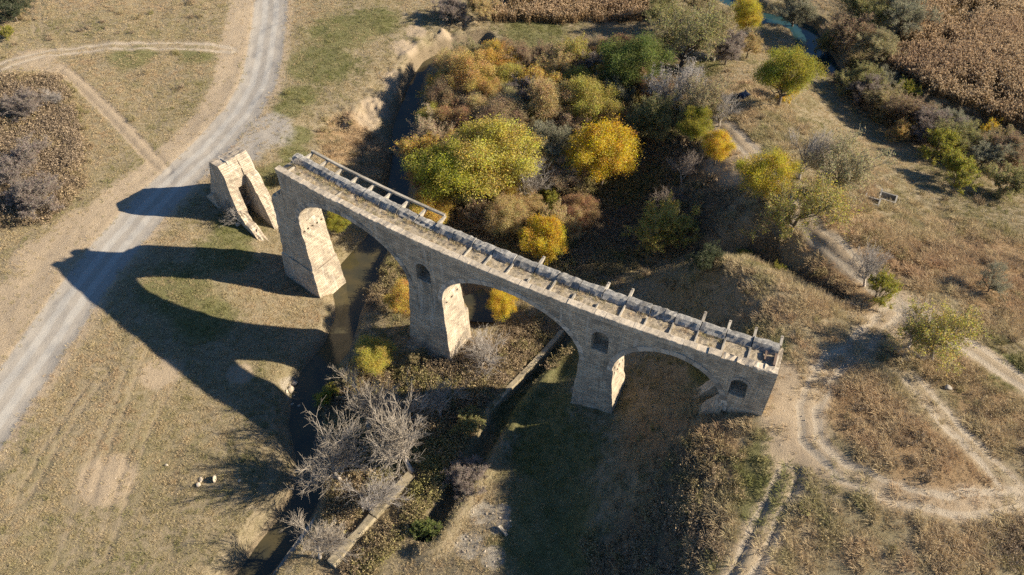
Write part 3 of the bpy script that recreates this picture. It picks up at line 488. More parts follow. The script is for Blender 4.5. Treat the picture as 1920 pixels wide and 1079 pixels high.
def mat_ground():
    m, nt, out = new_mat('dry_ground')
    pos = N(nt, 'ShaderNodeNewGeometry').outputs['Position']
    A = N(nt, 'ShaderNodeAttribute', attribute_name='mask_a'); B = N(nt, 'ShaderNodeAttribute', attribute_name='mask_b')
    sa = N(nt, 'ShaderNodeSeparateColor'); nt.links.new(A.outputs['Color'], sa.inputs[0])
    sb = N(nt, 'ShaderNodeSeparateColor'); nt.links.new(B.outputs['Color'], sb.inputs[0])
    road, bare, green = sa.outputs[0], sa.outputs[1], sa.outputs[2]; rust = A.outputs['Alpha']
    dark, rubble, mud = sb.outputs[0], sb.outputs[1], sb.outputs[2]; rut = B.outputs['Alpha']
    n1 = noise(nt, pos, .12, 5, .6); n2 = noise(nt, pos, .7, 5, .65); n3 = noise(nt, pos, 3.5, 4, .75); n4 = noise(nt, pos, 14, 2, .8)
    def soft(f, n, k=.6): return mth(nt, 'MULTIPLY', ramp(nt, mth(nt, 'ADD', f, mth(nt, 'MULTIPLY', mth(nt, 'SUBTRACT', n, .5), k)), .25, .75), 1.0)
    grass = mixc(nt, ramp(nt, n2, .35, .65), (.365, .295, .19), (.285, .235, .14))
    grass = mixc(nt, mth(nt, 'MULTIPLY', ramp(nt, n1, .48, .66), .5), grass, (.24, .21, .10))
    grass = mixc(nt, ramp(nt, n3, .45, .7), grass, mixc(nt, .5, grass, (.15, .11, .06)))
    c = mixc(nt, mth(nt, 'MULTIPLY', soft(green, n2), .8), grass, mixc(nt, n3, (.10, .115, .035), (.21, .20, .075)))
    c = mixc(nt, mth(nt, 'MULTIPLY', soft(rust, n2), .75), c, mixc(nt, n3, (.20, .125, .065), (.44, .28, .14)))
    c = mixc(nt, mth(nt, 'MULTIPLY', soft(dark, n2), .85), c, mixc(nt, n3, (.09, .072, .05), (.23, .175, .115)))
    c = mixc(nt, mth(nt, 'MULTIPLY', soft(bare, n2, .75), .92), c, mixc(nt, n3, (.36, .28, .19), (.50, .39, .265)))
    c = mixc(nt, soft(rubble, n3), c, mixc(nt, ramp(nt, n4, .4, .7), (.28, .23, .16), (.58, .52, .43)))
    c = mixc(nt, soft(mud, n3, .5), c, mixc(nt, n3, (.15, .115, .07), (.36, .28, .18)))
    c = mixc(nt, mth(nt, 'MULTIPLY', soft(rut, n3, .35), .95), c, mixc(nt, n2, (.52, .44, .33), (.42, .345, .255)))
    rc = mixc(nt, n2, (.36, .325, .28), (.30, .27, .23)); rc = mixc(nt, mth(nt, 'MULTIPLY', soft(rut, n2, .8), .7), rc, (.40, .38, .345))
    c = mixc(nt, soft(road, mth(nt, 'ADD', mth(nt, 'MULTIPLY', n3, .6), mth(nt, 'MULTIPLY', n2, .4)), .8), c, rc)
    c = mixc(nt, .45, c, mixc(nt, n4, (.05, .05, .05), (.95, .95, .95)), 'OVERLAY')
    hs = N(nt, 'ShaderNodeHueSaturation'); hs.inputs['Saturation'].default_value = .93; hs.inputs['Value'].default_value = 1.08; nt.links.new(c, hs.inputs['Color']); c = hs.outputs[0]
    h = mth(nt, 'ADD', mth(nt, 'MULTIPLY', n3, 1.0), mth(nt, 'MULTIPLY', n4, .5))
    st = mth(nt, 'SUBTRACT', 1.0, mth(nt, 'MULTIPLY', road, .75))
    b = principled(nt, out, c, .95, mth(nt, 'MULTIPLY', h, st), 1.0, .22, .15)
    return m
M_GROUND = mat_ground()
def mat_water(name, col, deep):
    m, nt, out = new_mat(name)
    pos = N(nt, 'ShaderNodeNewGeometry').outputs['Position']
    c = mixc(nt, ramp(nt, noise(nt, pos, .25, 3, .5), .35, .65), col, deep)
    b = principled(nt, out, c, .08, noise(nt, pos, 2.2, 3, .6), .14, .06, .5)
    return m
M_STREAM = mat_water('murky_water', (.085, .07, .034), (.05, .048, .03))
M_RIVER = mat_water('green_water', (.03, .075, .075), (.022, .062, .078))  # teal base colour stands in for the sky reflected on the river

# ------------------------------------------------------------------ terrain
def axis(lo, hi, step, far, grow=1.22):
    a = list(np.arange(lo, hi+step, step)); d = step; x = a[-1]
    while x < far: d *= grow; x += d; a.append(x)
    d = step; x = a[0]; pre = []
    while x > -far: d *= grow; x -= d; pre.append(x)
    return np.array(pre[::-1]+a)
gx = axis(-122, 122, .36, 1500); gy = axis(31, 186, .36, 1500)
GX, GY = np.meshgrid(gx, gy)
GZ = height(GX, GY, LINES)
far_d = np.hypot(np.maximum(np.abs(GX)-125, 0), np.maximum(np.maximum(30-GY, GY-190), 0))
GZ = GZ+(vnoise(GX, GY, 160, 31)-.4)*22*sstep(30, 300, far_d)
def H(x, y):
    x = np.asarray(x, float); y = np.asarray(y, float)
    i = np.clip(np.searchsorted(gx, x)-1, 0, len(gx)-2); j = np.clip(np.searchsorted(gy, y)-1, 0, len(gy)-2)
    u = (x-gx[i])/(gx[i+1]-gx[i]); v = (y-gy[j])/(gy[j+1]-gy[j])
    return (GZ[j, i]*(1-u)+GZ[j, i+1]*u)*(1-v)+(GZ[j+1, i]*(1-u)+GZ[j+1, i+1]*u)*v
def blob_mask(x, y, bl, soft=1.0):
    m = np.zeros(np.shape(x))
    for bx, by, r in bl:
        d = np.hypot(x-bx, y-by); m = np.maximum(m, 1-sstep(r*.45, r*1.5*soft, d))
    return m
def inside(x, y, poly):
    x = np.asarray(x); y = np.asarray(y); r = np.zeros(x.shape, bool); n = len(poly)
    for k in range(n):
        (ax, ay), (bx, by) = poly[k], poly[(k+1) % n]
        if ay == by: continue
        c = ((ay > y) != (by > y)) & (x < (bx-ax)*(y-ay)/(by-ay)+ax); r ^= c
    return r
def masks(x, y):
    k = {}
    d, s, _ = poly_dist(x, y, LINES['road']); k['road'] = 1-sstep(2.7, 4.6, d)
    lane = (1-sstep(2.6, 3.4, d))*np.exp(-((np.abs(d-1.2))/.7)**2)
    k['road'] = np.maximum(k['road'], blob_mask(x, y, LINES['gravel'])*(.55+.35*vnoise(x, y, 2.5, 44)))
    k['bare'] = blob_mask(x, y, LINES['bare'])*.9
    d5, s, _ = poly_dist(x, y, LINES['shoulder']); k['bare'] = np.maximum(k['bare'], .9*(1-sstep(1.5, 4.5, d5)))
    k['bare'] = np.maximum(k['bare'], .8*(1-sstep(3, 7.5, d)))
    rut = .45*np.exp(-((np.abs(d5-1.0))/.35)**2); corr = np.zeros(np.shape(x))
    for nm, amp in (('track_main', 1), ('track_loop', 1), ('track_deep', .85), ('track_faint', .8), ('track_upper', .8)):
        q, s, _ = poly_dist(x, y, LINES[nm]); q = np.abs(q+(vnoise(x, y, 2.6, 46)-.5)*.7); amp = amp*(.8+.35*vnoise(x, y, 3.5, 47)+.2*vnoise(x, y, 1.0, 48)); rut = np.maximum(rut, 1.2*amp*np.exp(-((q-1.0)/.46)**2)); k['bare'] = np.maximum(k['bare'], (.62 if nm == 'track_main' else .62)*amp*(1-sstep(1.4, 3, q))); corr = np.maximum(corr, (1 if nm == 'track_main' else .8)*(1-sstep(1.6, 2.8, q)))
    q, s, _ = poly_dist(x, y, LINES['track_side']); k['bare'] = np.maximum(k['bare'], .95*(1-sstep(.8, 2.0, q)))
    for nm in ('ruts_a', 'ruts_b', 'ruts_c', 'ruts_d'):
        q, s, _ = poly_dist(x, y, LINES[nm]); k['bare'] = np.maximum(k['bare'], .5*np.exp(-((q-.8)/.5)**2)); corr = np.maximum(corr, .8*np.exp(-((q-.8)/.5)**2))
    q, s, _ = poly_dist(x, y, LINES['eroded']); k['bare'] = np.maximum(k['bare'], .62*np.exp(-(q/2.8)**2)*(.3+.9*vnoise(x, y, 1.8, 45)))
    q, s, _ = poly_dist(x, y, LINES['track_side']); corr = np.maximum(corr, 1-sstep(1.0, 1.9, q))
    k['rut'] = rut; k['lane'] = lane; k['corr'] = corr
    k['green'] = blob_mask(x, y, LINES['green'])*.85
    k['rust'] = blob_mask(x, y, LINES['rust'])*.9
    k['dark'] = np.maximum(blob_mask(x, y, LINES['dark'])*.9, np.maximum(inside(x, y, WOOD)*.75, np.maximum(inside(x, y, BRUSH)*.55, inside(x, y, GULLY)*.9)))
    k['rubble'] = blob_mask(x, y, LINES['rubble'])
    ds, s, _ = poly_dist(x, y, LINES['stream']); dr, s, _ = poly_dist(x, y, LINES['river']); dp, s, _ = poly_dist(x, y, LINES['pond'])
    k['mud'] = np.maximum(.9*(1-sstep(1.6, 3.6, ds)), np.maximum(.9*(1-sstep(2.2, 3.8, dr)), .9*(1-sstep(1.5, 3.4, dp))))
    k['water'] = (ds < 2.0) | (dr < 3.3) | (dp < 2.2)
    return k
K = masks(GX, GY); K['rutlane'] = np.where(K['road'] > .4, K['lane'], K['rut'])
ny, nx = GX.shape
ii = np.arange(nx-1); jj = np.arange(ny-1); I, J = np.meshgrid(ii, jj); base = (J*nx+I).ravel()
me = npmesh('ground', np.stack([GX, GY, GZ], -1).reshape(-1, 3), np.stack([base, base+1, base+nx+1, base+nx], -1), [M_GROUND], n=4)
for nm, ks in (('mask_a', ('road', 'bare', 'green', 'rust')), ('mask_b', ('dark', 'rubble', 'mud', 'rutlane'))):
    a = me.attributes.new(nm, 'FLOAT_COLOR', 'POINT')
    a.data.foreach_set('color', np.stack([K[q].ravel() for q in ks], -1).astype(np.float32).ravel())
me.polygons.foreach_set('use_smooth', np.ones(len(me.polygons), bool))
ground = bpy.data.objects.new('ground', me); COL.objects.link(ground); tag(ground, 'dry grassy valley with dirt tracks and gravel road', kind='structure')

def water_strip(name, line, half, z, mat, label):
    P = [Vector((*q, 0)) for q in line]; mb = MB(); L = []
    for i, q in enumerate(P):
        t = (P[min(i+1, len(P)-1)]-P[max(i-1, 0)]).normalized(); n = Vector((-t.y, t.x, 0)); zz = z(i/(len(P)-1)) if callable(z) else z
        L.append((q+n*half+Vector((0, 0, zz)), q-n*half+Vector((0, 0, zz))))
    for a, b in zip(L[:-1], L[1:]): mb.quad(a[0], a[1], b[1], b[0])
    o = mb.obj(name, mat); return tag(o, label, kind='structure')
water_strip('stream', LINES['stream'], 5.2, lambda t: -.4+1.5*(1-float(sstep(.1, .34, t))), M_STREAM, 'murky olive stream running under the bridge')
water_strip('river', LINES['river'], 4.6, -.4, M_RIVER, 'river with reflected-sky teal in its colour beside the reed bed')
water_strip('pond', [LINES['pond'][0], LINES['pond'][1], LINES['pond'][2]], 4.0, -.35, M_STREAM, 'grey-green pool behind the middle pier')

# ------------------------------------------------------------------ the viaduct: arc coordinates (s along, off towards the viewer's side, z up)
CX, CY, RN = 126.32, 294.51, 260.99
def A(s, off, z):
    th = s/RN; R = RN+off
    return Vector((CX+R*math.sin(th), CY-R*math.cos(th), z))
NEAR, FAR = .8, -3.4
ARCHES = [(-157.9, 10.3, 15.5, 7.1), (-132.0, 10.1, 15.5, 7.1), (-110.8, 6.8, 15.5, 6.9)]
NICHES = [(-144.9, 1.15, 17.6, 19.7), (-119.5, 1.1, 18.4, 20.9), (-102.9, .95, 19.0, 21.0)]   # centre, half width, sill, spring
S0, S1, ZT = -173.7, -99.4, 24.25
viaduct = empty('viaduct', A(-135, -2, 0))
tag(viaduct, 'long curved stone viaduct with three arches and a broken left end', 'bridge')
def vobj(mb, name, mats, parent=None, **k):
    o = mb.obj(name, mats, **k); p = parent or viaduct
    o.parent = p; o.matrix_parent_inverse = Matrix.Translation(-viaduct.location) if p is viaduct else Matrix.Identity(4)
    return o
def zbot(s):
    for c, a, zs, r in ARCHES:
        if abs(s-c) < a: return zs+r*math.sqrt(max(0, 1-((s-c)/a)**2))
    return 15.5
def ztop(s):
    if s < -170.55:
        return 20.6-(-170.55-s)*.85+.4*math.sin(s*5)
    return ZT
ss = list(np.arange(S0, S1, .35))+[S1]
for c, a, zs, r in ARCHES:
    ss += [c+a*math.cos(t) for t in np.linspace(0, math.pi, 41)]
for c, w, z0, z1 in NICHES: ss += [c+w*math.cos(t) for t in np.linspace(0, math.pi, 15)]
ss += [-170.56, -170.54]
ss = sorted(ss); ss = [q for k, q in enumerate(ss) if k == 0 or q-ss[k-1] > 1e-3]
mb = MB()
def vstrip(off, s0, s1, za0, zb0, za1, zb1, n=3):
    for k in range(n):
        t0, t1 = k/n, (k+1)/n
        a, b = za0+(zb0-za0)*t0, za0+(zb0-za0)*t1; c, d = za1+(zb1-za1)*t0, za1+(zb1-za1)*t1
        mb.quad(A(s0, off, a), A(s1, off, c), A(s1, off, d), A(s0, off, b), [(s0, a), (s1, c), (s1, d), (s0, b)])
arcl = 0
for a, b in zip(ss[:-1], ss[1:]):
    mid = (a+b)/2; eps = 1e-5
    za, zb_ = zbot(a+eps), zbot(b-eps); ta, tb = ztop(a+eps*10), ztop(b-eps*10)
    niche = next((q for q in NICHES if abs(mid-q[0]) < q[1]), None)
    if niche:
        c, w, z0, z1 = niche
        wa, wb = [z1+math.sqrt(max(0, w*w-(q-c)**2)) for q in (a, b)]
        vstrip(NEAR, a, b, za, z0, zb_, z0); vstrip(NEAR, a, b, wa, ta, wb, tb)
        D = NEAR-1.9
        mb.quad(A(a, D, z0), A(b, D, z0), A(b, D, wb), A(a, D, wa), [(a, z0), (b, z0), (b, wb), (a, wa)])
        mb.quad(A(a, NEAR, z0), A(b, NEAR, z0), A(b, D, z0), A(a, D, z0), [(a, 0), (b, 0), (b, 1.9), (a, 1.9)])
        mb.quad(A(a, NEAR, wa), A(b, NEAR, wb), A(b, D, wb), A(a, D, wa), [(a, 0), (b, 0), (b, 1.9), (a, 1.9)])
        for q in (c-w, c+w):
            if abs(q-a) < 2e-3 or abs(q-b) < 2e-3:
                mb.quad(A(q, NEAR, z0), A(q, D, z0), A(q, D, z1), A(q, NEAR, z1), [(0, z0), (1.9, z0), (1.9, z1), (0, z1)])
    else:
        vstrip(NEAR, a, b, za, ta, zb_, tb)
    vstrip(FAR, a, b, za, ta, zb_, tb)
    ln = math.hypot(b-a, zb_-za)
    if za > 15.51 or zb_ > 15.51:
        for k in range(4):
            o0, o1 = NEAR+(FAR-NEAR)*k/4, NEAR+(FAR-NEAR)*(k+1)/4
            mb.quad(A(a, o0, za), A(b, o0, zb_), A(b, o1, zb_), A(a, o1, za), [(o0, arcl), (o0, arcl+ln), (o1, arcl+ln), (o1, arcl)])
    arcl += ln
    for k in range(3):
        o0, o1 = NEAR+(FAR-NEAR)*k/3, NEAR+(FAR-NEAR)*(k+1)/3
        mb.quad(A(a, o0, ta), A(b, o0, tb), A(b, o1, tb), A(a, o1, ta), [(a, o0), (b, o0), (b, o1), (a, o1)])
for s, z0, z1 in ((S0, 15.5, ztop(S0)), (S1, 15.5, ZT)):
    for k in range(6):
        o0, o1 = NEAR+(FAR-NEAR)*k/6, NEAR+(FAR-NEAR)*(k+1)/6
        mb.quad(A(s, o0, z0), A(s, o1, z0), A(s, o1, z1), A(s, o0, z1), [(o0, z0), (o1, z0), (o1, z1), (o0, z1)])
for k in range(6):   # jagged break face at the left end
    o0, o1 = NEAR+(FAR-NEAR)*k/6, NEAR+(FAR-NEAR)*(k+1)/6
    mb.quad(A(-170.55, o0, ztop(-170.56)), A(-170.55, o1, ztop(-170.56)), A(-170.55, o1, ZT), A(-170.55, o0, ZT), [(o0, 20), (o1, 20), (o1, 24), (o0, 24)])
vobj(mb, 'spandrel_wall', M_STONE, jitter=.075)

def holed(mb, fn, u0, u1, v0, v1, holes, depth, step=.55):
    us = sorted(set([round(q, 4) for q in list(np.linspace(u0, u1, max(2, int(abs(u1-u0)/step)+1)))+[h[0] for h in holes]+[h[1] for h in holes]]))
    vs = sorted(set([round(q, 4) for q in list(np.linspace(v0, v1, max(2, int(abs(v1-v0)/step)+1)))+[h[2] for h in holes]+[h[3] for h in holes]]))
    for a, b in zip(us[:-1], us[1:]):
        for c, d in zip(vs[:-1], vs[1:]):
            um, vm = (a+b)/2, (c+d)/2
            hole = any(h[0] < um < h[1] and h[2] < vm < h[3] for h in holes)
            dd = depth if hole else 0
            mb.quad(fn(a, c, dd), fn(b, c, dd), fn(b, d, dd), fn(a, d, dd), [(a, c), (b, c), (b, d), (a, d)])
    for a, b, c, d in holes:
        for (p, q, r, t) in ((a, c, b, c), (b, c, b, d), (b, d, a, d), (a, d, a, c)):
            mb.quad(fn(p, q, 0), fn(r, t, 0), fn(r, t, depth), fn(p, q, depth), [(p, q), (r, t), (r, t), (p, q)])
def pier(name, top, bot, zt, zb, holes, offt=(NEAR+.03, FAR-.03), offb=(1.3, -3.95), ledge=None):
    """tapered pier; top/bot = (s left, s right)"""
    mb = MB()
    def L(z, a, b):
        t = (z-zb)/(zt-zb)
        e = .16 if ledge and z < ledge else 0
        return b+(a-b)*t, e
    def sL(z): v, e = L(z, top[0], bot[0]); return v-e
    def sR(z): v, e = L(z, top[1], bot[1]); return v+e
    def oN(z): v, e = L(z, offt[0], offb[0]); return v+e
    def oF(z): v, e = L(z, offt[1], offb[1]); return v-e
    bands = [(zb, zt)] if not ledge else [(zb, ledge-.001), (ledge+.001, zt)]
    for z0, z1 in bands:
        hs = [h for h in holes if z0 < h[2] < z1]
        def U(z, t): return oF(z)+(oN(z)-oF(z))*t
        def S(z, t): return sL(z)+(sR(z)-sL(z))*t
        holed(mb, lambda u, v, d: A(sR(v)-d, U(v, (u-FAR)/(NEAR-FAR)), v), FAR, NEAR, z0, z1, hs, .75)
        holed(mb, lambda u, v, d: A(sL(v), U(v, (u-FAR)/(NEAR-FAR)), v), FAR, NEAR, z0, z1, [], 0)
        holed(mb, lambda u, v, d: A(S(v, (u-top[0])/(top[1]-top[0])), oN(v), v), top[0], top[1], z0, z1, [], 0)
        holed(mb, lambda u, v, d: A(S(v, (u-top[0])/(top[1]-top[0])), oF(v), v), top[0], top[1], z0, z1, [], 0)
    if ledge:
        a, b = ledge-.001, ledge+.001
        for (p0, q0, p1, q1) in ((sR(a), oN(a), sR(b), oN(b)),): pass
        c0 = [A(sL(a), oN(a), a), A(sR(a), oN(a), a), A(sR(a), oF(a), a), A(sL(a), oF(a), a)]
        c1 = [A(sL(b), oN(b), b), A(sR(b), oN(b), b), A(sR(b), oF(b), b), A(sL(b), oF(b), b)]
        for k in range(4): mb.quad(c0[k], c0[(k+1) % 4], c1[(k+1) % 4], c1[k], [(0, 0), (5, 0), (5, .2), (0, .2)])
    mb.poly([A(sL(zt), oN(zt), zt), A(sR(zt), oN(zt), zt), A(sR(zt), oF(zt), zt), A(sL(zt), oF(zt), zt)])
    return vobj(mb, name, M_STONE, jitter=.085)
def row(offs, z, w=.36, h=.38, dz=0): return [(o-w/2, o+w/2, z+i*dz, z+i*dz+h) for i, o in enumerate(offs)]
pier('pier', (-173.75, -168.2), (-175.2, -167.1), 15.49, -1.6, row([-2.9, -2.05, -1.2, -.4, .35], 13.7), ledge=6.2)
pier('pier', (-147.6, -142.1), (-148.6, -141.2), 15.49, 2.2, row([-2.5, -1.2, .0], 14.2))
pier('pier', (-121.9, -117.5), (-122.5, -116.3), 15.49, 3.0, row([-2.8, -1.75, -.7, .25], 13.3, .45, .5, .25))
# footing of the middle pier, with an undercut ledge
mb = MB()
def ring_loft(mb, rings, close_top=True, uvs=1.0):
    for r0, r1 in zip(rings[:-1], rings[1:]):
        n = len(r0); acc = 0
        for k in range(n):
            a, b, c, d = r0[k], r0[(k+1) % n], r1[(k+1) % n], r1[k]; l = (b-a).length
            mb.quad(a, b, c, d, [(acc, a.z), (acc+l, b.z), (acc+l, c.z), (acc, d.z)]); acc += l
    if close_top: mb.poly(rings[-1], [(q.x, q.y) for q in rings[-1]])
def rect_ring(sl, sr, on, of, z, n=6, amp=0.0, seed=0):
    c = [(sl, on), (sr, on), (sr, of), (sl, of)]; out = []
    for k in range(4):
        p, q = c[k], c[(k+1) % 4]
        for t in np.linspace(0, 1, n, endpoint=False):
            out.append((p[0]+(q[0]-p[0])*t, p[1]+(q[1]-p[1])*t))
    r = np.random.default_rng(seed)
    return [A(a+r.uniform(-amp, amp), b+r.uniform(-amp, amp), z+r.uniform(-amp, amp)*.6) for a, b in out]
rings = [rect_ring(-149.3, -140.9, 1.9, -4.6, -.8, 7, .12, 1), rect_ring(-149.2, -141.0, 1.8, -4.5, 1.4, 7, .15, 2), rect_ring(-148.9, -141.2, 1.5, -4.2, 2.5, 7, .2, 3)]
ring_loft(mb, rings); vobj(mb, 'footing', M_STONE)
mb = MB(); ring_loft(mb, [rect_ring(-142.3, -141.25+z*-.05, -3.4, -4.2, z, 3, .05, 5) for z in (0, 4, 7, 9.3)]); vobj(mb, 'buttress', M_STONE)
pier('abutment', (-103.95, -99.45), (-104.3, -99.2), 15.49, 7.5, [], offb=(1.2, -3.8))
def ragged(poly, step, amp, seed, fixed=()):
    r = np.random.default_rng(seed); out = []
    for k in range(len(poly)):
        p, q = np.array(poly[k], float), np.array(poly[(k+1) % len(poly)], float)
        n = max(1, int(np.hypot(*(q-p))/step))
        for i in range(n):
            pt = p+(q-p)*i/n
            if k not in fixed: pt = pt+r.uniform(-amp, amp, 2)
            out.append(tuple(pt))
    return out
def slab_sz(poly, o0, o1, mat, name, parent=None, amp=.12, seed=0, step=.6, cuts=5):
    """ragged wall: polygon in (s, z) given thickness from o0 to o1"""
    P = ragged(poly, step, amp, seed); r = np.random.default_rng(seed+50); mb = MB()
    offs = np.linspace(o0, o1, cuts)
    lay = []
    for k, o in enumerate(offs):
        q = P if k in (0, cuts-1) else [(a+r.uniform(-amp, amp), b+r.uniform(-amp, amp)) for a, b in P]
        lay.append([A(a, o, b) for a, b in q])
    for o, l, rev in ((offs[0], lay[0], 0), (offs[-1], lay[-1], 1)): mb.poly(l, P)
    for l0, l1, o0_, o1_ in zip(lay[:-1], lay[1:], offs[:-1], offs[1:]):
        n = len(P)
        for k in range(n): mb.quad(l0[k], l0[(k+1) % n], l1[(k+1) % n], l1[k], [(o0_, P[k][1]), (o0_, P[(k+1) % n][1]), (o1_, P[(k+1) % n][1]), (o1_, P[k][1])])
    bm = bmesh.new(); m2 = mb.mesh(name, mat); bm.from_mesh(m2); bmesh.ops.triangulate(bm, faces=[f for f in bm.faces if len(f.verts) > 4]); bm.to_mesh(m2); bm.free()
    o = bpy.data.objects.new(name, m2); COL.objects.link(o)
    if parent: o.parent = parent; o.matrix_parent_inverse = Matrix.Translation(-parent.location)
    return o
W_ = [(-107.3, 8), (-107.0, 12.0), (-104.9, 16.2), (-103.9, 17.0), (-103.9, 8)]
slab_sz(W_, 1.25, -.6, M_STONE, 'wing_wall', viaduct, .06, 3)
slab_sz([(a-.4, b+.2) for a, b in W_[:-2]]+[(-103.9, 17.0), (-103.9, 8)], -1.8, -3.6, M_STONE, 'wing_wall', viaduct, .06, 4)

# arch rings of wedge stones, a little proud of the wall
for c, a, zs, r in ARCHES:
    n = int(a*3.4); ts = np.linspace(0, math.pi, n+1)
    for face, sg in ((NEAR, 1), (FAR, -1)):
        mb = MB()
        for i in range(n):
            t0, t1 = ts[i]+.002, ts[i+1]-.002; th = .62+.07*random.random(); pr = .05+.05*random.random()
            def q(t, k, o): return A(c+(a+k)*math.cos(t), face+sg*o, zs+(r+k)*math.sin(t))
            f = [q(t0, -.03, pr), q(t1, -.03, pr), q(t1, th, pr), q(t0, th, pr)]; b = [q(t0, -.03, -.2), q(t1, -.03, -.2), q(t1, th, -.2), q(t0, th, -.2)]
            tv_ = [(random.uniform(-.5, .5), 0)]*4; mb.quad(*f, tv_)
            for k in range(4): mb.quad(f[k], f[(k+1) % 4], b[(k+1) % 4], b[k], tv_)
        vobj(mb, 'arch_ring', M_RING, weld=0)
for k, (c, w, z0, z1) in enumerate(NICHES):
    mb = MB()
    for i in range(9):
        t0, t1 = math.pi*i/9+.02, math.pi*(i+1)/9-.02
        def q(t, d, o): return A(c+(w+d)*math.cos(t), NEAR+o, z1+(w+d)*math.sin(t))
        f = [q(t0, .01, .05), q(t1, .01, .05), q(t1, .36, .05), q(t0, .36, .05)]; b = [q(t0, .01, -.1), q(t1, .01, -.1), q(t1, .36, -.1), q(t0, .36, -.1)]
        mb.quad(*f)
        for j in range(4): mb.quad(f[j], f[(j+1) % 4], b[(j+1) % 4], b[j])
    vobj(mb, 'niche_arch', M_RING)

def block(s0, s1, prof, mat, name, amp=.04, seed=0, nseg=4, parent=None, lo=None):
    """stone with cross-section prof [(off, z)...] swept from s0 to s1, chipped"""
    r = np.random.default_rng(seed); mb = MB(); rings = []
    for k, s in enumerate(np.linspace(s0, s1, nseg)):
        rings.append([A(s+r.uniform(-amp, amp)*.5, o+r.uniform(-amp, amp), z+(r.uniform(-amp, amp) if lo is None or z > lo else 0)) for o, z in prof])
    n = len(prof)
    for a, b in zip(rings[:-1], rings[1:]):
        for k in range(n): mb.quad(a[k], a[(k+1) % n], b[(k+1) % n], b[k], [(0, 0), (1, 0), (1, 1), (0, 1)])
    mb.poly(rings[0]); mb.poly(rings[-1])
    return vobj(mb, name, mat)
# near coping
s = -170.5; k = 0
while s < -99.6:
    l = random.uniform(1.2, 1.8); e = min(s+l, -99.35); h = random.uniform(-.03, .05)
    rough = .05 if s < -150 else .025
    if -106 < s < -99: rough = .1
    zt = 24.92+h-(random.uniform(0, .35) if random.random() < (.25 if (s < -152 or s > -107) else .04) else 0)
    block(s+.012, e-.012, [(.92, ZT-.12), (.95, zt-.05), (.88, zt), (.05, zt+.01), (-.02, zt-.06), (-.02, ZT-.05)], M_COPING, 'coping_stone', rough, 100+k, 5, lo=ZT)
    s = e; k += 1
# far parapet, one length per bay
JO = [-99.9-3.0*k for k in range(24)]
for k in range(24):
    a, b = (JO[k]-3.0 if k < 23 else -170.5), JO[k]
    zt = 25.08+random.uniform(-.07, .07)
    if k in (15, 16): zt -= .22
    block(a+.05, b-.05, [(-1.95, ZT-.05), (-2.0, ZT+.32), (-2.3, zt-.2), (-2.55, zt), (-3.15, zt), (-3.46, zt-.16), (-3.5, ZT-.1)], M_PARAPET, 'parapet_block', .07 if k not in (4, 8, 12) else .11, 300+k, 8, lo=ZT)
# ballast bed and cross beams
mb = MB()
sv = np.arange(-170.4, -99.45, .3); ov = np.linspace(-.02, -2.0, 9)
def bedz(s, o): return ZT+.08+.10*vnoise(np.array([s]), np.array([o]), .8, 4)[0]+.1*vnoise(np.array([s]), np.array([o]), .3, 6)[0]
G = [[A(s, o, bedz(s, o)) for o in ov] for s in sv]
for i in range(len(sv)-1):
    for j in range(len(ov)-1): mb.quad(G[i][j], G[i+1][j], G[i+1][j+1], G[i][j+1])
vobj(mb, 'ballast_bed', M_BED)
for k in range(0, 24):
    if k in (14, 15, 16, 17, 18, 19, 21, 22): continue
    s = JO[k]+random.uniform(-.05, .05); zt = 24.74+random.uniform(-.08, .06); en = -2.05 if random.random() < .75 else random.uniform(-1.0, -1.7); st_ = random.uniform(-.12, .12)
    block(s-random.uniform(.07, .11), s+random.uniform(.07, .11), [(-.02, ZT), (-.02, zt), (-.9, zt-.04), (en, zt-abs(st_)), (en, ZT)], M_CONC, 'cross_beam', .035, 500+k, 2, lo=ZT+.01)
# cantilever brackets and what remains of the walkway edge beam
BR = list(range(15, 24))+[10, 7, 6, 3, 2, 1, 0]
for k in BR:
    s = JO[k]; ln = 1.5 if k >= 15 else random.uniform(.9, 1.6); w = .15
    mb = MB(); o0, o1 = -3.2, -3.4-ln; zt = 24.98; tilt = random.uniform(-.05, .12) if k < 15 else 0
    prof = [(o0, zt-.8), (o0, zt), (o1, zt+tilt), (o1, zt-.24+tilt)]
    f = [A(s-w, o, z) for o, z in prof]; b = [A(s+w, o, z) for o, z in prof]
    mb.quad(*f); mb.quad(*b)
    for j in range(4): mb.quad(f[j], f[(j+1) % 4], b[(j+1) % 4], b[j])
    br = vobj(mb, 'bracket', M_CONC)
    if k < 15:
        mb = MB(); c = A(s, o1+.25, zt+tilt-.02)
        n = 8; top = [c+Vector((.08*math.cos(t), .08*math.sin(t), .05)) for t in np.linspace(0, 2*math.pi, n, endpoint=False)]; bot = [q-Vector((0, 0, .12)) for q in top]
        mb.poly(top)
        for j in range(n): mb.quad(top[j], top[(j+1) % n], bot[(j+1) % n], bot[j])
        vobj(mb, 'bolt', M_RUST, parent=br)
for a, b in zip(JO[15:23], JO[16:24]):
    block(b-.02 if b > -168 else b-.25, a-.03, [(-4.68, 24.86), (-4.68, 25.18), (-5.0, 25.18), (-5.0, 24.86)], M_CONC, 'edge_beam', .02, int(-b*7), 3)
# broken iron rail across the right end
block(-100.25, -100.0, [(-.1, 24.5), (-.1, 25.1), (-1.9, 24.95), (-1.9, 24.6)], M_RUST, 'end_beam', .03, 77, 2)
block(-101.3, -101.1, [(-.9, 24.4), (-.9, 24.7), (-2.0, 24.85), (-2.0, 24.6)], M_RUST, 'end_beam', .05, 78, 2)

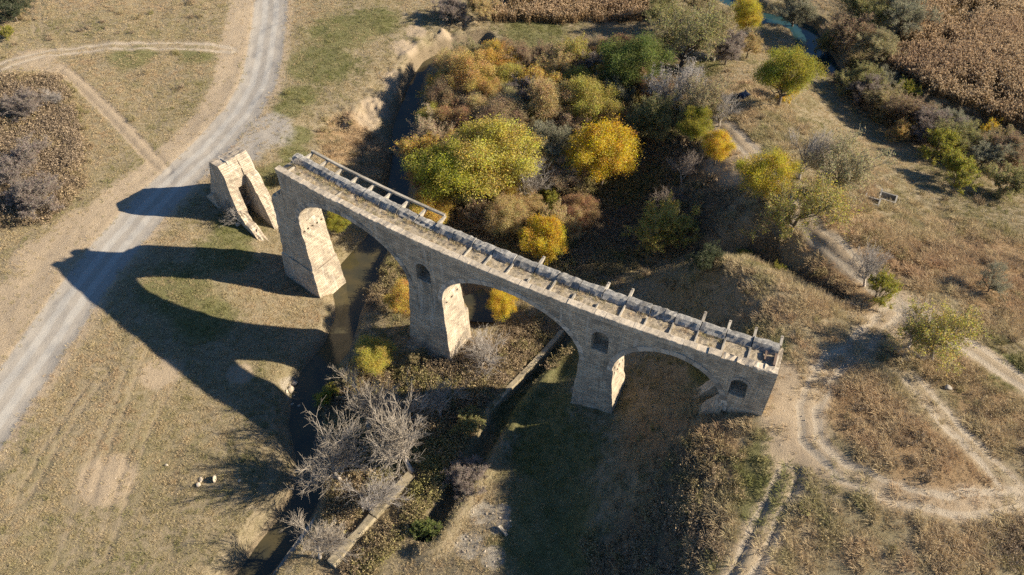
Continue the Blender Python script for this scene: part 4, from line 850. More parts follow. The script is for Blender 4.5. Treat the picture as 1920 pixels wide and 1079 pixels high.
# ------------------------------------------------------------------ ruined pier by the road
ruin = empty('ruined_pier', A(-190, -2, 3))
tag(ruin, 'broken hollow stone pier standing alone beside the gravel road', 'ruin')
def rslab(poly, o0, o1, name, amp, seed, cuts=6): return slab_sz(poly, o0, o1, M_RUIN, name, ruin, amp, seed, .55, cuts)
LEFT_ = [(-197.0, 1), (-195.8, 5.5), (-193.4, 10.5), (-191.8, 14.6)]
rslab(LEFT_+[(-189.2, 14.9), (-188.2, 13.4), (-188.0, 9.0), (-187.4, 6.0), (-187.3, 1)], -.2, -1.85, 'tower_wall', .08, 11, 4)
rslab(LEFT_+[(-189.2, 15.0), (-188.2, 13.4), (-188.1, 10.2), (-190.2, 9.7), (-190.4, 1)], -1.75, -3.6, 'tower_core', .07, 15, 5)
rslab(LEFT_+[(-189.2, 15.1), (-188.2, 13.5), (-188.0, 12.3), (-187.8, 1)], -3.5, -5.6, 'tower_wall', .08, 16, 4)
rslab([(-188.3, 1), (-188.3, 6.4), (-187.0, 5.9), (-186.0, 4.5), (-184.7, 4.0), (-183.5, 2.7), (-182.2, 2.0), (-181.6, 1)], -.1, -1.5, 'side_wall', .2, 12)
rslab([(-188.5, 1), (-188.5, 12.2), (-187.2, 11.7), (-186.6, 10.6), (-186.3, 9.2), (-185.8, 8.9), (-184.4, 5.0), (-183.2, 1)], -3.65, -5.55, 'side_wall', .09, 13)
rslab([(-197.6, 2), (-196.6, 5.0), (-194.8, 6.2), (-193.4, 7.0), (-192.4, 2)], .5, -2.4, 'buttress', .2, 14)

# ------------------------------------------------------------------ concrete walls of the old canal
def wall_line(name, line, half, up, down, mat, label, cat='wall', seg=3.2, amp=.06, gap=.03):
    root = empty(name, (*line[0], float(H(*line[0]))))
    tag(root, label, cat)
    pts = [Vector((*q, 0)) for q in line]; k = 0
    for a, b in zip(pts[:-1], pts[1:]):
        d = b-a; n = max(1, int(d.length/seg)); t = d.normalized(); nn = Vector((-t.y, t.x, 0))
        for i in range(n):
            p, q = a+d*(i/n)+t*gap, a+d*((i+1)/n)-t*gap; r = np.random.default_rng(900+k+int(abs(line[0][0])*10)); mb = MB(); rings = []
            for u in np.linspace(0, 1, 4):
                c = p+(q-p)*u; zt = up(c) ; j = lambda: Vector(r.uniform(-amp, amp, 3))
                rings.append([c+nn*half+Vector((0, 0, zt-down))+j(), c+nn*half*.97+Vector((0, 0, zt-.12))+j(), c+nn*half*.8+Vector((0, 0, zt))+j(), c-nn*half*.8+Vector((0, 0, zt))+j(), c-nn*half*.97+Vector((0, 0, zt-.12))+j(), c-nn*half+Vector((0, 0, zt-down))+j()])
            m = 6
            for r0, r1 in zip(rings[:-1], rings[1:]):
                for x in range(m): mb.quad(r0[x], r0[(x+1) % m], r1[(x+1) % m], r1[x])
            mb.poly(rings[0]); mb.poly(rings[-1])
            o = mb.obj('wall_section', mat); o.parent = root; o.matrix_parent_inverse = Matrix.Translation(-root.location); k += 1
    return root
bh = lambda q: float(base_height(q.x, q.y))
wall_line('canal_wall', LINES['wall_canal'], .4, lambda q: bh(q)+.15, 2.6, M_EARTHWALL, 'straight narrow concrete canal wall behind the right pier')
wall_line('canal_wall', LINES['wall_broad'], .6, lambda q: bh(q)+.75, 2.8, M_EARTHWALL, 'broad straight wall with earthy top running among pale leafless trees', seg=7.5, amp=.13)
wall_line('canal_wall', LINES['wall_stream'], .35, lambda q: .75, 2.2, M_CONC, 'low concrete wall along the stream at the bottom')
wall_line('garden_wall', LINES['wall_ruin'], .22, lambda q: bh(q)+1.0, 1.6, M_CONC, 'low grey wall under the spreading willow', seg=4)
def rough_box(loc, size, rz, mat, name, label, cat, amp=.05, tilt=(0, 0), seed=0):
    r = np.random.default_rng(seed); bm = bmesh.new(); bmesh.ops.create_cube(bm, size=1); bmesh.ops.subdivide_edges(bm, edges=bm.edges, cuts=2, use_grid_fill=True)
    for v in bm.verts: v.co = Vector((v.co.x*size[0], v.co.y*size[1], v.co.z*size[2]))+Vector(r.uniform(-amp, amp, 3))
    me = bpy.data.meshes.new(name); bm.to_mesh(me); bm.free(); me.materials.append(mat)
    o = bpy.data.objects.new(name, me); COL.objects.link(o); o.location = (loc[0], loc[1], float(H(*loc))+(loc[2] if len(loc) > 2 else size[2]*.4) if len(loc) < 3 else float(H(loc[0], loc[1]))+loc[2]); o.rotation_euler = (tilt[0], tilt[1], rz)
    return tag(o, label, cat)
rough_box((LINES['culvert'][0], LINES['culvert'][1], .9), (3.6, 1.6, .5), -.1, M_CONC, 'culvert_slab', 'flat concrete culvert slab at the upper edge of the wood', 'slab', .05, seed=4)
rough_box((LINES['wing'][0], LINES['wing'][1], .5), (.8, 3.6, 1.3), -.55, M_CONC, 'culvert_wall', 'short sloping concrete wall below the culvert slab', 'wall', .07, (.25, 0), 5)
rough_box((*MISC['slab'], .25), (.35, 1.5, .2), .75, M_CONC, 'broken_slab', 'pale broken slab in the rubble at the big shadow\'s edge', 'slab', .06, (.1, .3), 6)
rough_box((*MISC['plank'], .2), (.9, .18, .14), -.7, M_WHITE, 'white_plank', 'short white plank under the lone leafless tree', 'plank', .03, (0, .1), 7)
rough_box((*MISC['white'], .3), (1.2, .6, .4), -.6, M_WHITE, 'white_debris', 'white debris caught on the stream bank above the bridge', 'debris', .07, (0, .1), 8)
rough_box((*MISC['tarp'], .45), (1.7, 1.3, .7), .5, M_BLUE, 'tarp_heap', 'dark blue heap in the shaded clearing by the path', 'tarp', .22, (.05, .1), 9)
# concrete chamber with two open pits
(c1x, c1y, r1, _), (c2x, c2y, r2, _) = LINES['pits']
chamber = empty('concrete_chamber', (c1x, c1y, float(H(c1x, c1y)))); tag(chamber, 'open square concrete chamber with two dark pits on the dry slope', 'chamber')
def chamber_wall(p, q, th=.11):
    p, q = Vector((*p, 0)), Vector((*q, 0)); t = (q-p).normalized(); n = Vector((-t.y, t.x, 0))*th; mb = MB()
    z0 = min(float(base_height(p.x, p.y)), float(base_height(q.x, q.y)))-2.2; zt = max(float(base_height(p.x, p.y)), float(base_height(q.x, q.y)))+.04
    ring = [p+n, q+n, q-n, p-n]
    for k in range(4):
        a, b = ring[k], ring[(k+1) % 4]; mb.quad(a+Vector((0, 0, z0)), b+Vector((0, 0, z0)), b+Vector((0, 0, zt)), a+Vector((0, 0, zt)))
    mb.poly([q_+Vector((0, 0, zt)) for q_ in ring]); o = mb.obj('chamber_wall', M_PARAPET); o.parent = chamber; o.matrix_parent_inverse = Matrix.Translation(-chamber.location)
for (cx_, cy_, rr) in ((c1x, c1y, 1.75), (c2x, c2y, 1.55)):
    cs = [(cx_+rr*math.cos(t), cy_+rr*math.sin(t)) for t in (.3, .3+math.pi/2, .3+math.pi, .3+1.5*math.pi)]
    for k in range(4): chamber_wall(cs[k], cs[(k+1) % 4])

# ------------------------------------------------------------------ boulders
def rock_mesh(seed, sq=(1, 1, 1)):
    r = np.random.default_rng(seed); bm = bmesh.new(); bmesh.ops.create_icosphere(bm, subdivisions=2, radius=1)
    pl = [Vector(r.normal(size=3)).normalized() for _ in range(9)]
    for v in bm.verts:
        for p in pl:
            d = v.co.dot(p)-.62
            if d > 0: v.co -= p*d
        v.co += Vector(r.uniform(-.04, .04, 3)); v.co = Vector((v.co.x*sq[0], v.co.y*sq[1], v.co.z*sq[2]))
    me = bpy.data.meshes.new('boulder'); bm.to_mesh(me); bm.free(); return me
for k, (x, y, s, lab) in enumerate(STONES):
    slab = 'slab' in lab and 'upright' in lab[:8]
    me = rock_mesh(40+k, (.35, .95, 1.3) if slab else (1, .8, .65))
    me.materials.append(M_CONC if 'white' in lab else M_ROCK)
    o = bpy.data.objects.new('boulder', me); COL.objects.link(o); o.location = (x, y, float(H(x, y))+s*(.7 if slab else .25)); o.scale = (s, s, s); o.rotation_euler = (0, 0, 0 if slab else random.uniform(0, 6))
    tag(o, lab, 'stone', 'loose stones')

# ------------------------------------------------------------------ plants
def frames(D):
    D = D/np.linalg.norm(D, axis=1, keepdims=True); up = np.where(np.abs(D[:, 2:3]) < .9, [[0, 0, 1.]], [[1., 0, 0]])
    U = np.cross(D, up); U /= np.linalg.norm(U, axis=1, keepdims=True); return U, np.cross(D, U)
def tubes(segs, sides=3):
    """segs: (n, 8) start xyz, end xyz, r0, r1 -> triangles"""
    S = np.asarray(segs, float); a, b, r0, r1 = S[:, :3], S[:, 3:6], S[:, 6], S[:, 7]; U, W = frames(b-a+1e-9)
    V = []; n = len(S)
    for k in range(sides):
        t = 2*math.pi*k/sides; d = U*math.cos(t)+W*math.sin(t); V += [a+d*r0[:, None], b+d*r1[:, None]]
    V = np.stack(V, 1).reshape(-1, 3); F = []; base = np.arange(n)*2*sides
    for k in range(sides):
        p, q = 2*k, 2*((k+1) % sides)
        F += [np.stack([base+p, base+q, base+q+1], -1), np.stack([base+p, base+q+1, base+p+1], -1)]
    F = np.concatenate(F); return V, F
def leaves(P, size, r, up=.4, aspect=.62, outward=None):
    """one bent leaf (two triangles) at each point"""
    n = len(P); D = r.normal(size=(n, 3)); D[:, 2] = np.abs(D[:, 2])*up
    if outward is not None: D += outward*.6
    Nn = r.normal(size=(n, 3)); Nn[:, 2] += .8
    D /= np.linalg.norm(D, axis=1, keepdims=True); W = np.cross(D, Nn); W /= np.linalg.norm(W, axis=1, keepdims=True)+1e-9
    L = (size*r.uniform(.6, 1.35, n))[:, None]
    bend = np.cross(W, D)*L*.22
    V = np.stack([P-D*L*.5, P+W*L*aspect*.5+bend, P+D*L*.5, P-W*L*aspect*.5+bend], 1).reshape(-1, 3); b = np.arange(n)*4
    F = np.concatenate([np.stack([b, b+1, b+2], -1), np.stack([b, b+2, b+3], -1)]); return V, F
def join(parts):
    V, F, M, A_ = [], [], [], []; o = 0
    for v, f, m, val in parts:
        V.append(v); F.append(f+o); M.append(np.full(len(f), m)); A_.append(val if np.ndim(val) else np.full(len(f), val)); o += len(v)
    return np.concatenate(V), np.concatenate(F), np.concatenate(M), np.concatenate(A_)
def branch(segs, p, d, length, rad, r, n=4, bend=.25, lift=.1, tip=.35):
    pts = [p]; d = d/np.linalg.norm(d); q = p.copy()
    for k in range(n):
        d = d+r.normal(size=3)*bend*.5+np.array([0, 0, lift]); d /= np.linalg.norm(d); q2 = q+d*length/n
        ra, rb = rad*(1-(1-tip)*k/n), rad*(1-(1-tip)*(k+1)/n); segs.append((*q, *q2, ra, rb)); q = q2; pts.append(q.copy())
    return pts, d
def dirs_around(d, ang, r):
    t = r.normal(size=3); t -= d*np.dot(t, d); t /= np.linalg.norm(t)+1e-9; return d*math.cos(ang)+t*math.sin(ang)
def fit(allP, R, Ht, arrs):
    rr = np.percentile(np.hypot(allP[:, 0], allP[:, 1]), 96); zz = np.percentile(allP[:, 2], 99.5); s = np.array([R/rr, R/rr, Ht/zz])
    return [a*s for a in arrs]
def make_leafy(seed, bark):
    r = np.random.default_rng(seed); R, Ht = 4.0, 9.0; trunk = []; limb = []
    pts, d = branch(trunk, np.array([0, 0, -.3]), np.array([r.normal()*.06, r.normal()*.06, 1.]), Ht*.36, .27, r, 5, .12, .05, .7)
    top = pts[-1]; lobes = []
    for k in range(19):
        for _ in range(30):
            v = r.normal(size=3); v /= np.linalg.norm(v); v[2] = v[2]*.9+.1
            c = np.array([0, 0, Ht*.6])+v*np.array([R*.72, R*.72, Ht*.31])*r.uniform(.72, 1.12)
            if all(np.linalg.norm(c-q[0]) > 1.35 for q in lobes): break
        lobes.append((c, r.uniform(.65, 1.5)))
    lobes.append((np.array([0, 0, Ht*.66]), 1.9))
    cl = []
    for c, rad in lobes:
        st = pts[r.integers(3, 6)]; seg0 = len(limb); q = st.copy(); n = 5
        for k in range(n):
            tgt = st+(c-st)*(k+1)/n+r.normal(size=3)*.12*(k < n-1)-np.array([0, 0, .35*math.sin(math.pi*(k+1)/n)])
            limb.append((*q, *tgt, .12*(1-k/n*.75), .12*(1-(k+1)/n*.75))); q = tgt
        m = int(26*rad**2*.42)+6
        for _ in range(m):
            v = r.normal(size=3); v /= np.linalg.norm(v); v[2] = v[2] if v[2] > -.35 else -v[2]*.5
            e = c+v*rad*r.uniform(.62, 1.05); cl.append(e)
            if r.random() < .5:
                md_ = c*.45+e*.55+r.normal(size=3)*.15; limb.append((*c, *md_, .03, .022)); limb.append((*md_, *e, .02, .012)); limb.append((*e, *(e+v*r.uniform(.3, .8)+r.normal(size=3)*.15), .012, .005))
    cl = np.array(cl); per = 92; P = np.repeat(cl, per, 0)+r.normal(size=(len(cl)*per, 3))*.33
    clv = np.repeat(r.random(len(cl)), per)
    P, = fit(P, R, Ht, [P]); Vl, Fl = leaves(P, .142, r); n = len(P); val = np.clip(clv*.65+r.random(n)*.35, 0, 1)
    tv, tf = tubes(trunk, 7); lv, lf = tubes(limb, 4)
    crown = npmesh('leafy_crown', *join([(Vl, Fl, 0, np.r_[val, val])])[:2], [M_LEAF], None, {'v': np.r_[val, val]})
    V, F, M, Av = join([(tv, tf, 0, .3)])
    t = npmesh('trunk', V, F, [bark], M, {'v': Av}); V, F, M, Av = join([(lv, lf, 0, .5)])
    b = npmesh('limbs', V, F, [bark], M, {'v': Av})
    return [('trunk', t), ('limbs', b), ('crown', crown)], Ht
def make_twiggy(seed, bark, twigmat, Ht=7.5, spread=.95, leaf_n=0, leaf_size=.18, counts=(7, 5, 5, 5), stems=1, thin=1.0, lean=(0, 0)):
    r = np.random.default_rng(seed); R = 4.0; trunk = []; limb = []; fine = []; tips = []
    starts = []
    for s in range(stems):
        base = np.array([r.normal()*.25*(stems > 1), r.normal()*.25*(stems > 1), -.3]); a = r.uniform(0, 6.28); tl = (.12 if stems == 1 else .55)
        d = np.array([math.cos(a)*tl+lean[0], math.sin(a)*tl+lean[1], 1.])
        pts, dd = branch(trunk, base, d, Ht*(.3 if stems == 1 else .34), .24 if stems == 1 else .11, r, 4, .15, .02, .6); starts.append((pts, dd))
    for pts, dd in starts:
        for i in range(counts[0] if stems == 1 else max(2, counts[0]//2)):
            p0 = pts[-1] if i < 3 else pts[r.integers(2, len(pts))]
            d1 = dirs_around(dd, r.uniform(.45, 1.0)*spread, r); p1, e1 = branch(limb, p0, d1, Ht*.38*r.uniform(.75, 1.15), .11 if stems == 1 else .06, r, 5, .3, .06, .4)
            for j in range(counts[1]):
                q0 = p1[min(len(p1)-1, 1+int(r.integers(0, len(p1)-1)))]; d2 = dirs_around(e1, r.uniform(.35, .9), r); p2, e2 = branch(limb, q0, d2, Ht*.26*r.uniform(.6, 1.1), .034, r, 4, .3, .08, .4)
                for k in range(counts[2]):
                    w0 = p2[min(len(p2)-1, 1+int(r.integers(0, len(p2)-1)))]; d3 = dirs_around(e2, r.uniform(.3, .85), r); p3, e3 = branch(fine, w0, d3, Ht*.17*r.uniform(.6, 1.1), .019*thin, r, 3, .35, .08, .5)
                    for l in range(counts[3]):
                        x0 = p3[min(len(p3)-1, 1+int(r.integers(0, len(p3)-1)))]; d4 = dirs_around(e3, r.uniform(.25, .8), r); p4, e4 = branch(fine, x0, d4, Ht*.085*r.uniform(.6, 1.2), .012*thin, r, 2, .35, .1, .5); tips.append(p4[-1]); tips.append(p4[1])
    tips = np.array(tips); T_ = np.array(trunk); Lm = np.array(limb); Fn = np.array(fine)
    rr = np.percentile(np.hypot(tips[:, 0], tips[:, 1]), 95); zz = np.percentile(tips[:, 2], 99); sc = np.array([R/rr, R/rr, Ht/zz])
    for arr in (T_, Lm, Fn): arr[:, :3] *= sc; arr[:, 3:6] *= sc
    tips = tips*sc
    tv, tf = tubes(T_, 6); lv, lf = tubes(Lm, 4); fv, ff = tubes(Fn, 3)
    trunk_m = npmesh('trunk', tv, tf, [bark], None, {'v': np.full(len(tf), .15)})
    limb_m = npmesh('limbs', lv, lf, [bark], None, {'v': np.full(len(lf), .15)})
    parts = [(fv, ff, 0, np.tile(r.random(len(Fn)), 6))]
    if leaf_n:
        cid = r.integers(0, len(tips), leaf_n); P = tips[cid]+r.normal(size=(leaf_n, 3))*.13; Vl, Fl = leaves(P, leaf_size, r); v = r.random(leaf_n); parts.append((Vl, Fl, 1, np.r_[v, v]))
    V, F, M, Av = join(parts)
    crown = npmesh('twig_crown', V, F, [twigmat, M_LEAF], M, {'v': Av})
    return [('trunk', trunk_m), ('limbs', limb_m), ('crown', crown)], Ht
PROTO = {'leafy': [make_leafy(s, M_BARK) for s in (1, 2, 3, 4, 5, 6)],
         'sparse': [make_twiggy(s, M_BARK, M_TWIG, 7.5, 1.0, 26000, .15, (9, 6, 5, 6), 1, 1.3) for s in (11, 12, 13)],
         'hazy': [make_twiggy(s, M_BARK, M_TWIG, 7.5, 1.1, 9000, .16, (9, 6, 5, 6), 1, 1.2) for s in (15, 16)],
         'bare': [make_twiggy(s, M_PALEBARK, M_BARE, 6.5, 1.1, 0, .2, (9, 7, 6, 6), 1, 1.05, (-.15, .05)) for s in (21, 22, 23)],
         'shrub': [make_twiggy(s, M_BARK, M_TWIG, 5.5, 1.1, 13000, .2, (6, 4, 4, 4), 7, 1.5) for s in (31, 32)]}
TINT = dict(yellow=(.70, .50, .05), gold=(.66, .46, .11), yellowgold=(.56, .46, .06), yellowgreen=(.40, .38, .06), olivegold=(.50, .43, .11), yellowolive=(.58, .50, .11), yellowolive2=(.44, .44, .07), green=(.20, .24, .07), darkgreen=(.11, .13, .07),
            olive=(.36, .335, .135), orange=(.60, .42, .15), rustbrown=(.45, .29, .15), brown=(.38, .28, .17), tan=(.52, .41, .26), tanolive=(.43, .36, .19), olivetan=(.46, .41, .22), tangold=(.56, .43, .2), greygreen=(.34, .33, .22),
            greytwig=(.48, .44, .40), purplegrey=(.36, .30, .255), whitebark=(.49, .43, .355))
pick = {k: 0 for k in PROTO}
for (kind, x, y, R, Ht, col, name, label, grp) in TREES:
    protos = PROTO[kind]; pr, h0 = protos[pick[kind] % len(protos)]; pick[kind] += 1
    root = empty(name, (x, y, float(H(x, y)))); tag(root, label, 'tree' if name.endswith('tree') else 'bush', grp)
    a = random.uniform(0, 6.28); R *= 1.22; Ht *= 1.12; S = Matrix.Diagonal((R/4.0*random.uniform(.93, 1.07), R/4.0*random.uniform(.93, 1.07), Ht/h0, 1))
    if kind == 'bare': a = random.uniform(-.6, .6)
    for pn, pm in pr:
        o = bpy.data.objects.new(pn, pm); COL.objects.link(o); o.parent = root; o.matrix_local = Matrix.Rotation(a, 4, 'Z') @ S; o.color = (*TINT[col], 1)

# ---- things nobody could count: grass, brush, reeds, scattered as instances of small clumps
def clump_collection(name, meshes):
    c = bpy.data.collections.new(name)
    for k, m in enumerate(meshes):
        o = bpy.data.objects.new('%s_%02d' % (name, k), m); c.objects.link(o)
    return c
def tuft(seed, n=16, hgt=.45, rad=.22, w=.05, lean=.55, mat=None):
    r = np.random.default_rng(seed); a = r.uniform(0, 6.28, n); q = rad*np.sqrt(r.random(n)); B = np.stack([q*np.cos(a), q*np.sin(a), np.full(n, -.03)], -1)
    d = np.stack([np.cos(a)*lean*r.uniform(.3, 1.3, n), np.sin(a)*lean*r.uniform(.3, 1.3, n), np.ones(n)], -1); d /= np.linalg.norm(d, axis=1, keepdims=True); h = (hgt*r.uniform(.6, 1.2, n))[:, None]
    t = r.uniform(0, 6.28, n); s = np.stack([np.cos(t), np.sin(t), np.zeros(n)], -1)*w*.5
    mid = B+d*h*.6; tip = B+d*h+np.stack([np.cos(a), np.sin(a), np.zeros(n)], -1)*h*.25
    V = np.stack([B-s, B+s, mid+s*.8, mid-s*.8, tip], 1).reshape(-1, 3); b = np.arange(n)*5
    F = np.concatenate([np.stack([b, b+1, b+2], -1), np.stack([b, b+2, b+3], -1), np.stack([b+3, b+2, b+4], -1)]); v = r.random(n)
    return npmesh('tuft', V, F, [mat], None, {'v': np.r_[v, v, v]})
def brush_mesh(seed, n=46, R=.9, hh=1.1):
    r = np.random.default_rng(seed); seg = []
    for k in range(n):
        a = r.uniform(0, 6.28); q = R*.35*math.sqrt(r.random()); p = np.array([q*math.cos(a), q*math.sin(a), -.1]); d = np.array([math.cos(a)*r.uniform(.1, .9), math.sin(a)*r.uniform(.1, .9), 1.]); branch(seg, p, d, hh*r.uniform(.5, 1.1), .016, r, 3, .4, 0, .4)
    tv, tf = tubes(seg, 3); S = np.array(seg); nl = 130; P = S[r.integers(0, len(S), nl), 3:6]+r.normal(size=(nl, 3))*.08; Vl, Fl = leaves(P, .16, r); v = r.random(nl); V, F, M, Av = join([(tv, tf, 0, np.tile(r.random(len(seg))*.8, 6)), (Vl, Fl, 0, np.r_[v, v])])
    return npmesh('brush', V, F, [M_BRUSH], M, {'v': Av})
def reed_mesh(seed, n=12):
    r = np.random.default_rng(seed); parts = []; seg = []; P = []; D = []
    for k in range(n):
        p = np.array([r.normal()*.45, r.normal()*.45, -.1]); d = np.array([r.normal()*.12-.08, r.normal()*.12, 1.]); h = r.uniform(1.9, 3.0); pts, e = branch(seg, p, d, h, .02, r, 3, .08, 0, .5); P.append(pts[-1]); D.append(e)
    tv, tf = tubes(seg, 3); parts.append((tv, tf, 0, np.tile(r.random(len(seg)), 6)))
    S = np.array(seg); nl = 60; Q = S[r.integers(0, len(S), nl), :3]+r.normal(size=(nl, 3))*.1; Q[:, 2] = np.maximum(Q[:, 2], .2); Vl, Fl = leaves(Q, .55, r, .6, .12); v = r.random(nl); parts.append((Vl, Fl, 0, np.r_[v, v]))
    P = np.array(P); Pp = np.repeat(P, 3, 0)+r.normal(size=(3*n, 3))*.05; Vl, Fl = leaves(Pp, .32, r, 1.2, .35); v = r.random(len(Pp)); parts.append((Vl, Fl, 1, np.r_[v, v]))
    V, F, M, Av = join(parts); return npmesh('reeds', V, F, [M_REED, M_PLUME], M, {'v': Av})
def scatter(name, pts, scl, tint, coll, label, cat=None, tilt=.15, zs=None):
    n = len(pts); me = bpy.data.meshes.new(name); me.vertices.add(n); me.vertices.foreach_set('co', np.asarray(pts, np.float32).ravel())
    r = np.random.default_rng(len(name)*13+n)
    rot = np.stack([r.normal(size=n)*tilt, r.normal(size=n)*tilt, r.uniform(0, 6.283, n)], -1).astype(np.float32)
    sc = np.stack([scl, scl, scl*(zs if zs is not None else 1)], -1).astype(np.float32)
    a = me.attributes.new('rot', 'FLOAT_VECTOR', 'POINT'); a.data.foreach_set('vector', rot.ravel())
    a = me.attributes.new('scl', 'FLOAT_VECTOR', 'POINT'); a.data.foreach_set('vector', sc.ravel())
    a = me.attributes.new('tint', 'FLOAT', 'POINT'); a.data.foreach_set('value', np.asarray(tint, np.float32))
    a = me.attributes.new('idx', 'INT', 'POINT'); a.data.foreach_set('value', r.integers(0, len(coll.objects), n).astype(np.int32))
    o = bpy.data.objects.new(name, me); COL.objects.link(o)
    ng = bpy.data.node_groups.new(name, 'GeometryNodeTree')
    ng.interface.new_socket('Geometry', in_out='INPUT', socket_type='NodeSocketGeometry'); ng.interface.new_socket('Geometry', in_out='OUTPUT', socket_type='NodeSocketGeometry')
    gi = ng.nodes.new('NodeGroupInput'); go = ng.nodes.new('NodeGroupOutput'); ci = ng.nodes.new('GeometryNodeCollectionInfo'); io = ng.nodes.new('GeometryNodeInstanceOnPoints')
    ci.inputs['Collection'].default_value = coll; ci.inputs['Separate Children'].default_value = True; ci.inputs['Reset Children'].default_value = True
    io.inputs['Pick Instance'].default_value = True
    def na(nm, ty):
        q = ng.nodes.new('GeometryNodeInputNamedAttribute'); q.data_type = ty; q.inputs['Name'].default_value = nm; return q.outputs['Attribute']
    e2r = ng.nodes.new('FunctionNodeEulerToRotation')
    ng.links.new(na('rot', 'FLOAT_VECTOR'), e2r.inputs[0]); ng.links.new(e2r.outputs[0], io.inputs['Rotation'])
    ng.links.new(na('scl', 'FLOAT_VECTOR'), io.inputs['Scale']); ng.links.new(na('idx', 'INT'), io.inputs['Instance Index'])
    ng.links.new(gi.outputs[0], io.inputs['Points']); ng.links.new(ci.outputs[0], io.inputs['Instance']); ng.links.new(io.outputs[0], go.inputs[0])
    md = o.modifiers.new('scatter', 'NODES'); md.node_group = ng
    return tag(o, label, cat, kind='stuff')
C_GRASS = clump_collection('grass_clump', [tuft(s, 26, .34, .30, .03, .6, M_GRASS) for s in range(5)])
C_TALL = clump_collection('tall_grass_clump', [tuft(s+20, 34, .75, .32, .034, .7, M_GRASS) for s in range(5)])
C_BRUSH = clump_collection('brush_clump', [brush_mesh(s) for s in range(5)])
C_REED = clump_collection('reed_clump', [reed_mesh(s) for s in range(5)])
def cand(n, seed, poly=None):
    r = np.random.default_rng(seed)
    if poly is None:   # the ground in view, with a margin
        y = 33+(r.random(n)**.85)*152; hw = 42+.52*y; x = r.uniform(-1, 1, n)*hw
    else:
        xs = [q[0] for q in poly]; ys = [q[1] for q in poly]; x = r.uniform(min(xs), max(xs), n); y = r.uniform(min(ys), max(ys), n); k = inside(x, y, poly); x, y = x[k], y[k]
    return x, y, r
def tall_zone(x, y, k):
    east = sstep(7.0, 12.0, base_height(x, y))
    return np.clip(np.maximum(east, k['rust']), 0, 1)
x, y, r = cand(230000, 1); k = masks(x, y); tz = tall_zone(x, y, k); z = H(x, y)
blank = np.maximum.reduce([k['road'], k['corr'], np.minimum(1, k['bare']*1.05), k['rut']*.9, k['mud']*.7, k['rubble']*.8, k['dark']*.5]); nz = vnoise(x, y, 2.4, 51)*.6+vnoise(x, y, .9, 52)*.4
keep = (r.random(len(x)) < (1-blank)*(.35+.9*nz)) & ~k['water'] & (z > -.3)
steep = np.hypot(H(x+.5, y)-z, H(x, y+.5)-z)/.5
def tints(x, y, k, r): return np.clip(.5+(vnoise(x, y, 11, 61)-.6)*.5+(vnoise(x, y, 1.5, 62)-.5)*.45-k['green']*.4+k['rust']*.25+r.normal(size=len(x))*.08, 0, 1)
tn = tints(x, y, k, r)
tl = keep & (tz >= .5) & (vnoise(x, y, 1.9, 54) > .42)
sm = keep & ~tl
scatter('dry_grass', np.stack([x, y, z], -1)[sm], r.uniform(.45, 1.0, len(x))[sm], np.clip(tn-.04, 0, 1)[sm], C_GRASS, 'short dry grass on the flat valley field', 'grass')
scatter('tall_grass', np.stack([x, y, z], -1)[tl], (r.uniform(.7, 1.6, len(x))*(.6+.6*vnoise(x, y, 5, 55)))[tl], tn[tl], C_TALL, 'tall tufted dry grass on the ridge and slopes', 'grass', zs=.7)
# brush under the trees and along the banks
for nm, poly, n, lo, hi, t0, lab in (('undergrowth', WOOD, 9000, .6, 1.6, .55, 'brown undergrowth filling the wood behind the bridge'), ('thicket', BRUSH, 4200, .5, 1.4, .6, 'tangled brown brush among the pale leafless trees'), ('ditch_brush', GULLY, 5200, .8, 2.2, .75, 'dark brush choking the ditch below the reed bed'), ('hillside_scrub', SCRUBHILL, 6500, .7, 1.9, 1.0, 'mauve brown scrub covering the slope at the left edge')):
    x, y, r = cand(n, n, poly); z = H(x, y); ds, _, _ = poly_dist(x, y, LINES['stream']); dr, _, _ = poly_dist(x, y, LINES['river']); dc, _, _ = poly_dist(x, y, LINES['channel'])
    m = (z > -.2) & (r.random(len(x)) < .35+vnoise(x, y, 4, 71)) & (ds > 2.4) & (dc > 1.2)
    if nm == 'ditch_brush': m &= dr > np.where(x > 75, 1.4, 3.4)
    for wl, hw in (('wall_canal', 1.3), ('wall_broad', 1.8), ('wall_stream', .8)): m &= poly_dist(x, y, LINES[wl])[0] > hw
    scatter(nm, np.stack([x, y, z], -1)[m], r.uniform(lo, hi, len(x))[m], np.clip(t0-.15+(vnoise(x, y, 5, 77)-.5)*.9+r.normal(size=len(x))*.25, 0, 1)[m], C_BRUSH, lab, 'undergrowth', .25)
x, y, r = cand(60000, 3); k = masks(x, y); z = H(x, y)
m = (r.random(len(x)) < np.maximum(blob_mask(x, y, LINES['dark'])*.8, np.maximum(blob_mask(x, y, LINES['rust'])*.12, .14*sstep(5, 10, z)*sstep(.5, .75, vnoise(x, y, 4, 81)*.6+vnoise(x, y, 1.4, 83)*.4)))) & (k['road'] < .1) & (k['rut'] < .25) & (k['corr'] < .15) & (k['bare'] < .4) & ~k['water'] & ~inside(x, y, WOOD)
scatter('scrub', np.stack([x, y, z], -1)[m], r.uniform(.45, 1.15, len(x))[m], np.clip(.5-k['green']*.3+(vnoise(x, y, 9, 82)-.5)*.9+r.normal(size=len(x))*.15, 0, 1)[m], C_BRUSH, 'low scattered scrub on the slopes and banks', 'undergrowth', .2)
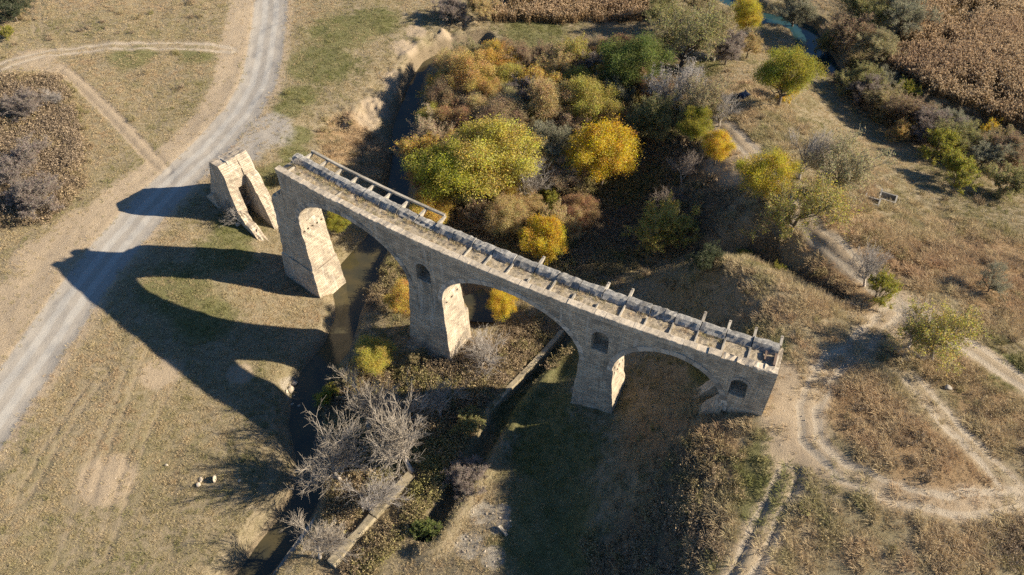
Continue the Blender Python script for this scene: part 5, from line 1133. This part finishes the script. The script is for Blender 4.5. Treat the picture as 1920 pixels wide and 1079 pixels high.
for nm, poly, n, lab in (('reeds', REEDS, 26000, 'wide bed of brown reeds with pale plumes at upper right'), ('reeds', REEDS_TOP, 2600, 'strip of tan reeds along the top edge of the meadow')):
    x, y, r = cand(n, n+1, poly); z = H(x, y); m = (r.random(len(x)) < np.clip(1.9*(vnoise(x, y, 9, 91)*.6+vnoise(x, y, 2.8, 93)*.4)-.28, .06, 1)) & (poly_dist(x, y, LINES['river'])[0] > 4)
    scatter(nm, np.stack([x, y, z], -1)[m], r.uniform(.7, 1.1, len(x))[m], np.clip(vnoise(x, y, 12, 92)+r.normal(size=len(x))*.15, 0, 1)[m], C_REED, lab, 'reeds', .08)
# what grows on the deck
r = np.random.default_rng(8); sd = np.r_[r.uniform(-170, -140, 260), r.uniform(-140, -100, 120)]; od = np.where(r.random(380) < .6, r.uniform(-1.95, -1.4, 380), r.uniform(-1.6, -.1, 380))
pt = np.array([tuple(A(a, b, ZT+.25)) for a, b in zip(sd, od)])
scatter('deck_grass', pt, r.uniform(.4, 1.0, 380), np.clip(r.normal(.4, .2, 380), 0, 1), C_GRASS, 'dry weeds growing on the ballast of the deck', 'grass')
root = empty('bush', A(-169.0, -1.5, ZT+.2)); tag(root, 'small leafless bush growing on the broken left end of the deck', 'bush')
for pn, pm in PROTO['bare'][1][0]:
    o = bpy.data.objects.new(pn, pm); COL.objects.link(o); o.parent = root; o.matrix_local = Matrix.Diagonal((.24, .24, .2, 1)); o.color = (*TINT['greytwig'], 1)
# loose pebbles on rubble patches
def pebble_mesh(seed): m = rock_mesh(seed, (1, .8, .6)); m.materials.append(M_ROCK); return m
C_PEB = clump_collection('pebble', [pebble_mesh(s) for s in range(4)])
x, y, r = cand(120000, 4); k = masks(x, y); m = (r.random(len(x)) < np.maximum(k['rubble']*.22, .006+.03*k['bare'])) & (k['road'] < .4)
scatter('rubble', np.stack([x, y, H(x, y)], -1)[m], (r.uniform(.05, .13, len(x))*(1+1.1*k['rubble']))[m], np.zeros(m.sum()), C_PEB, 'loose pale pebbles and rubble on bare ground', 'rubble', .3)
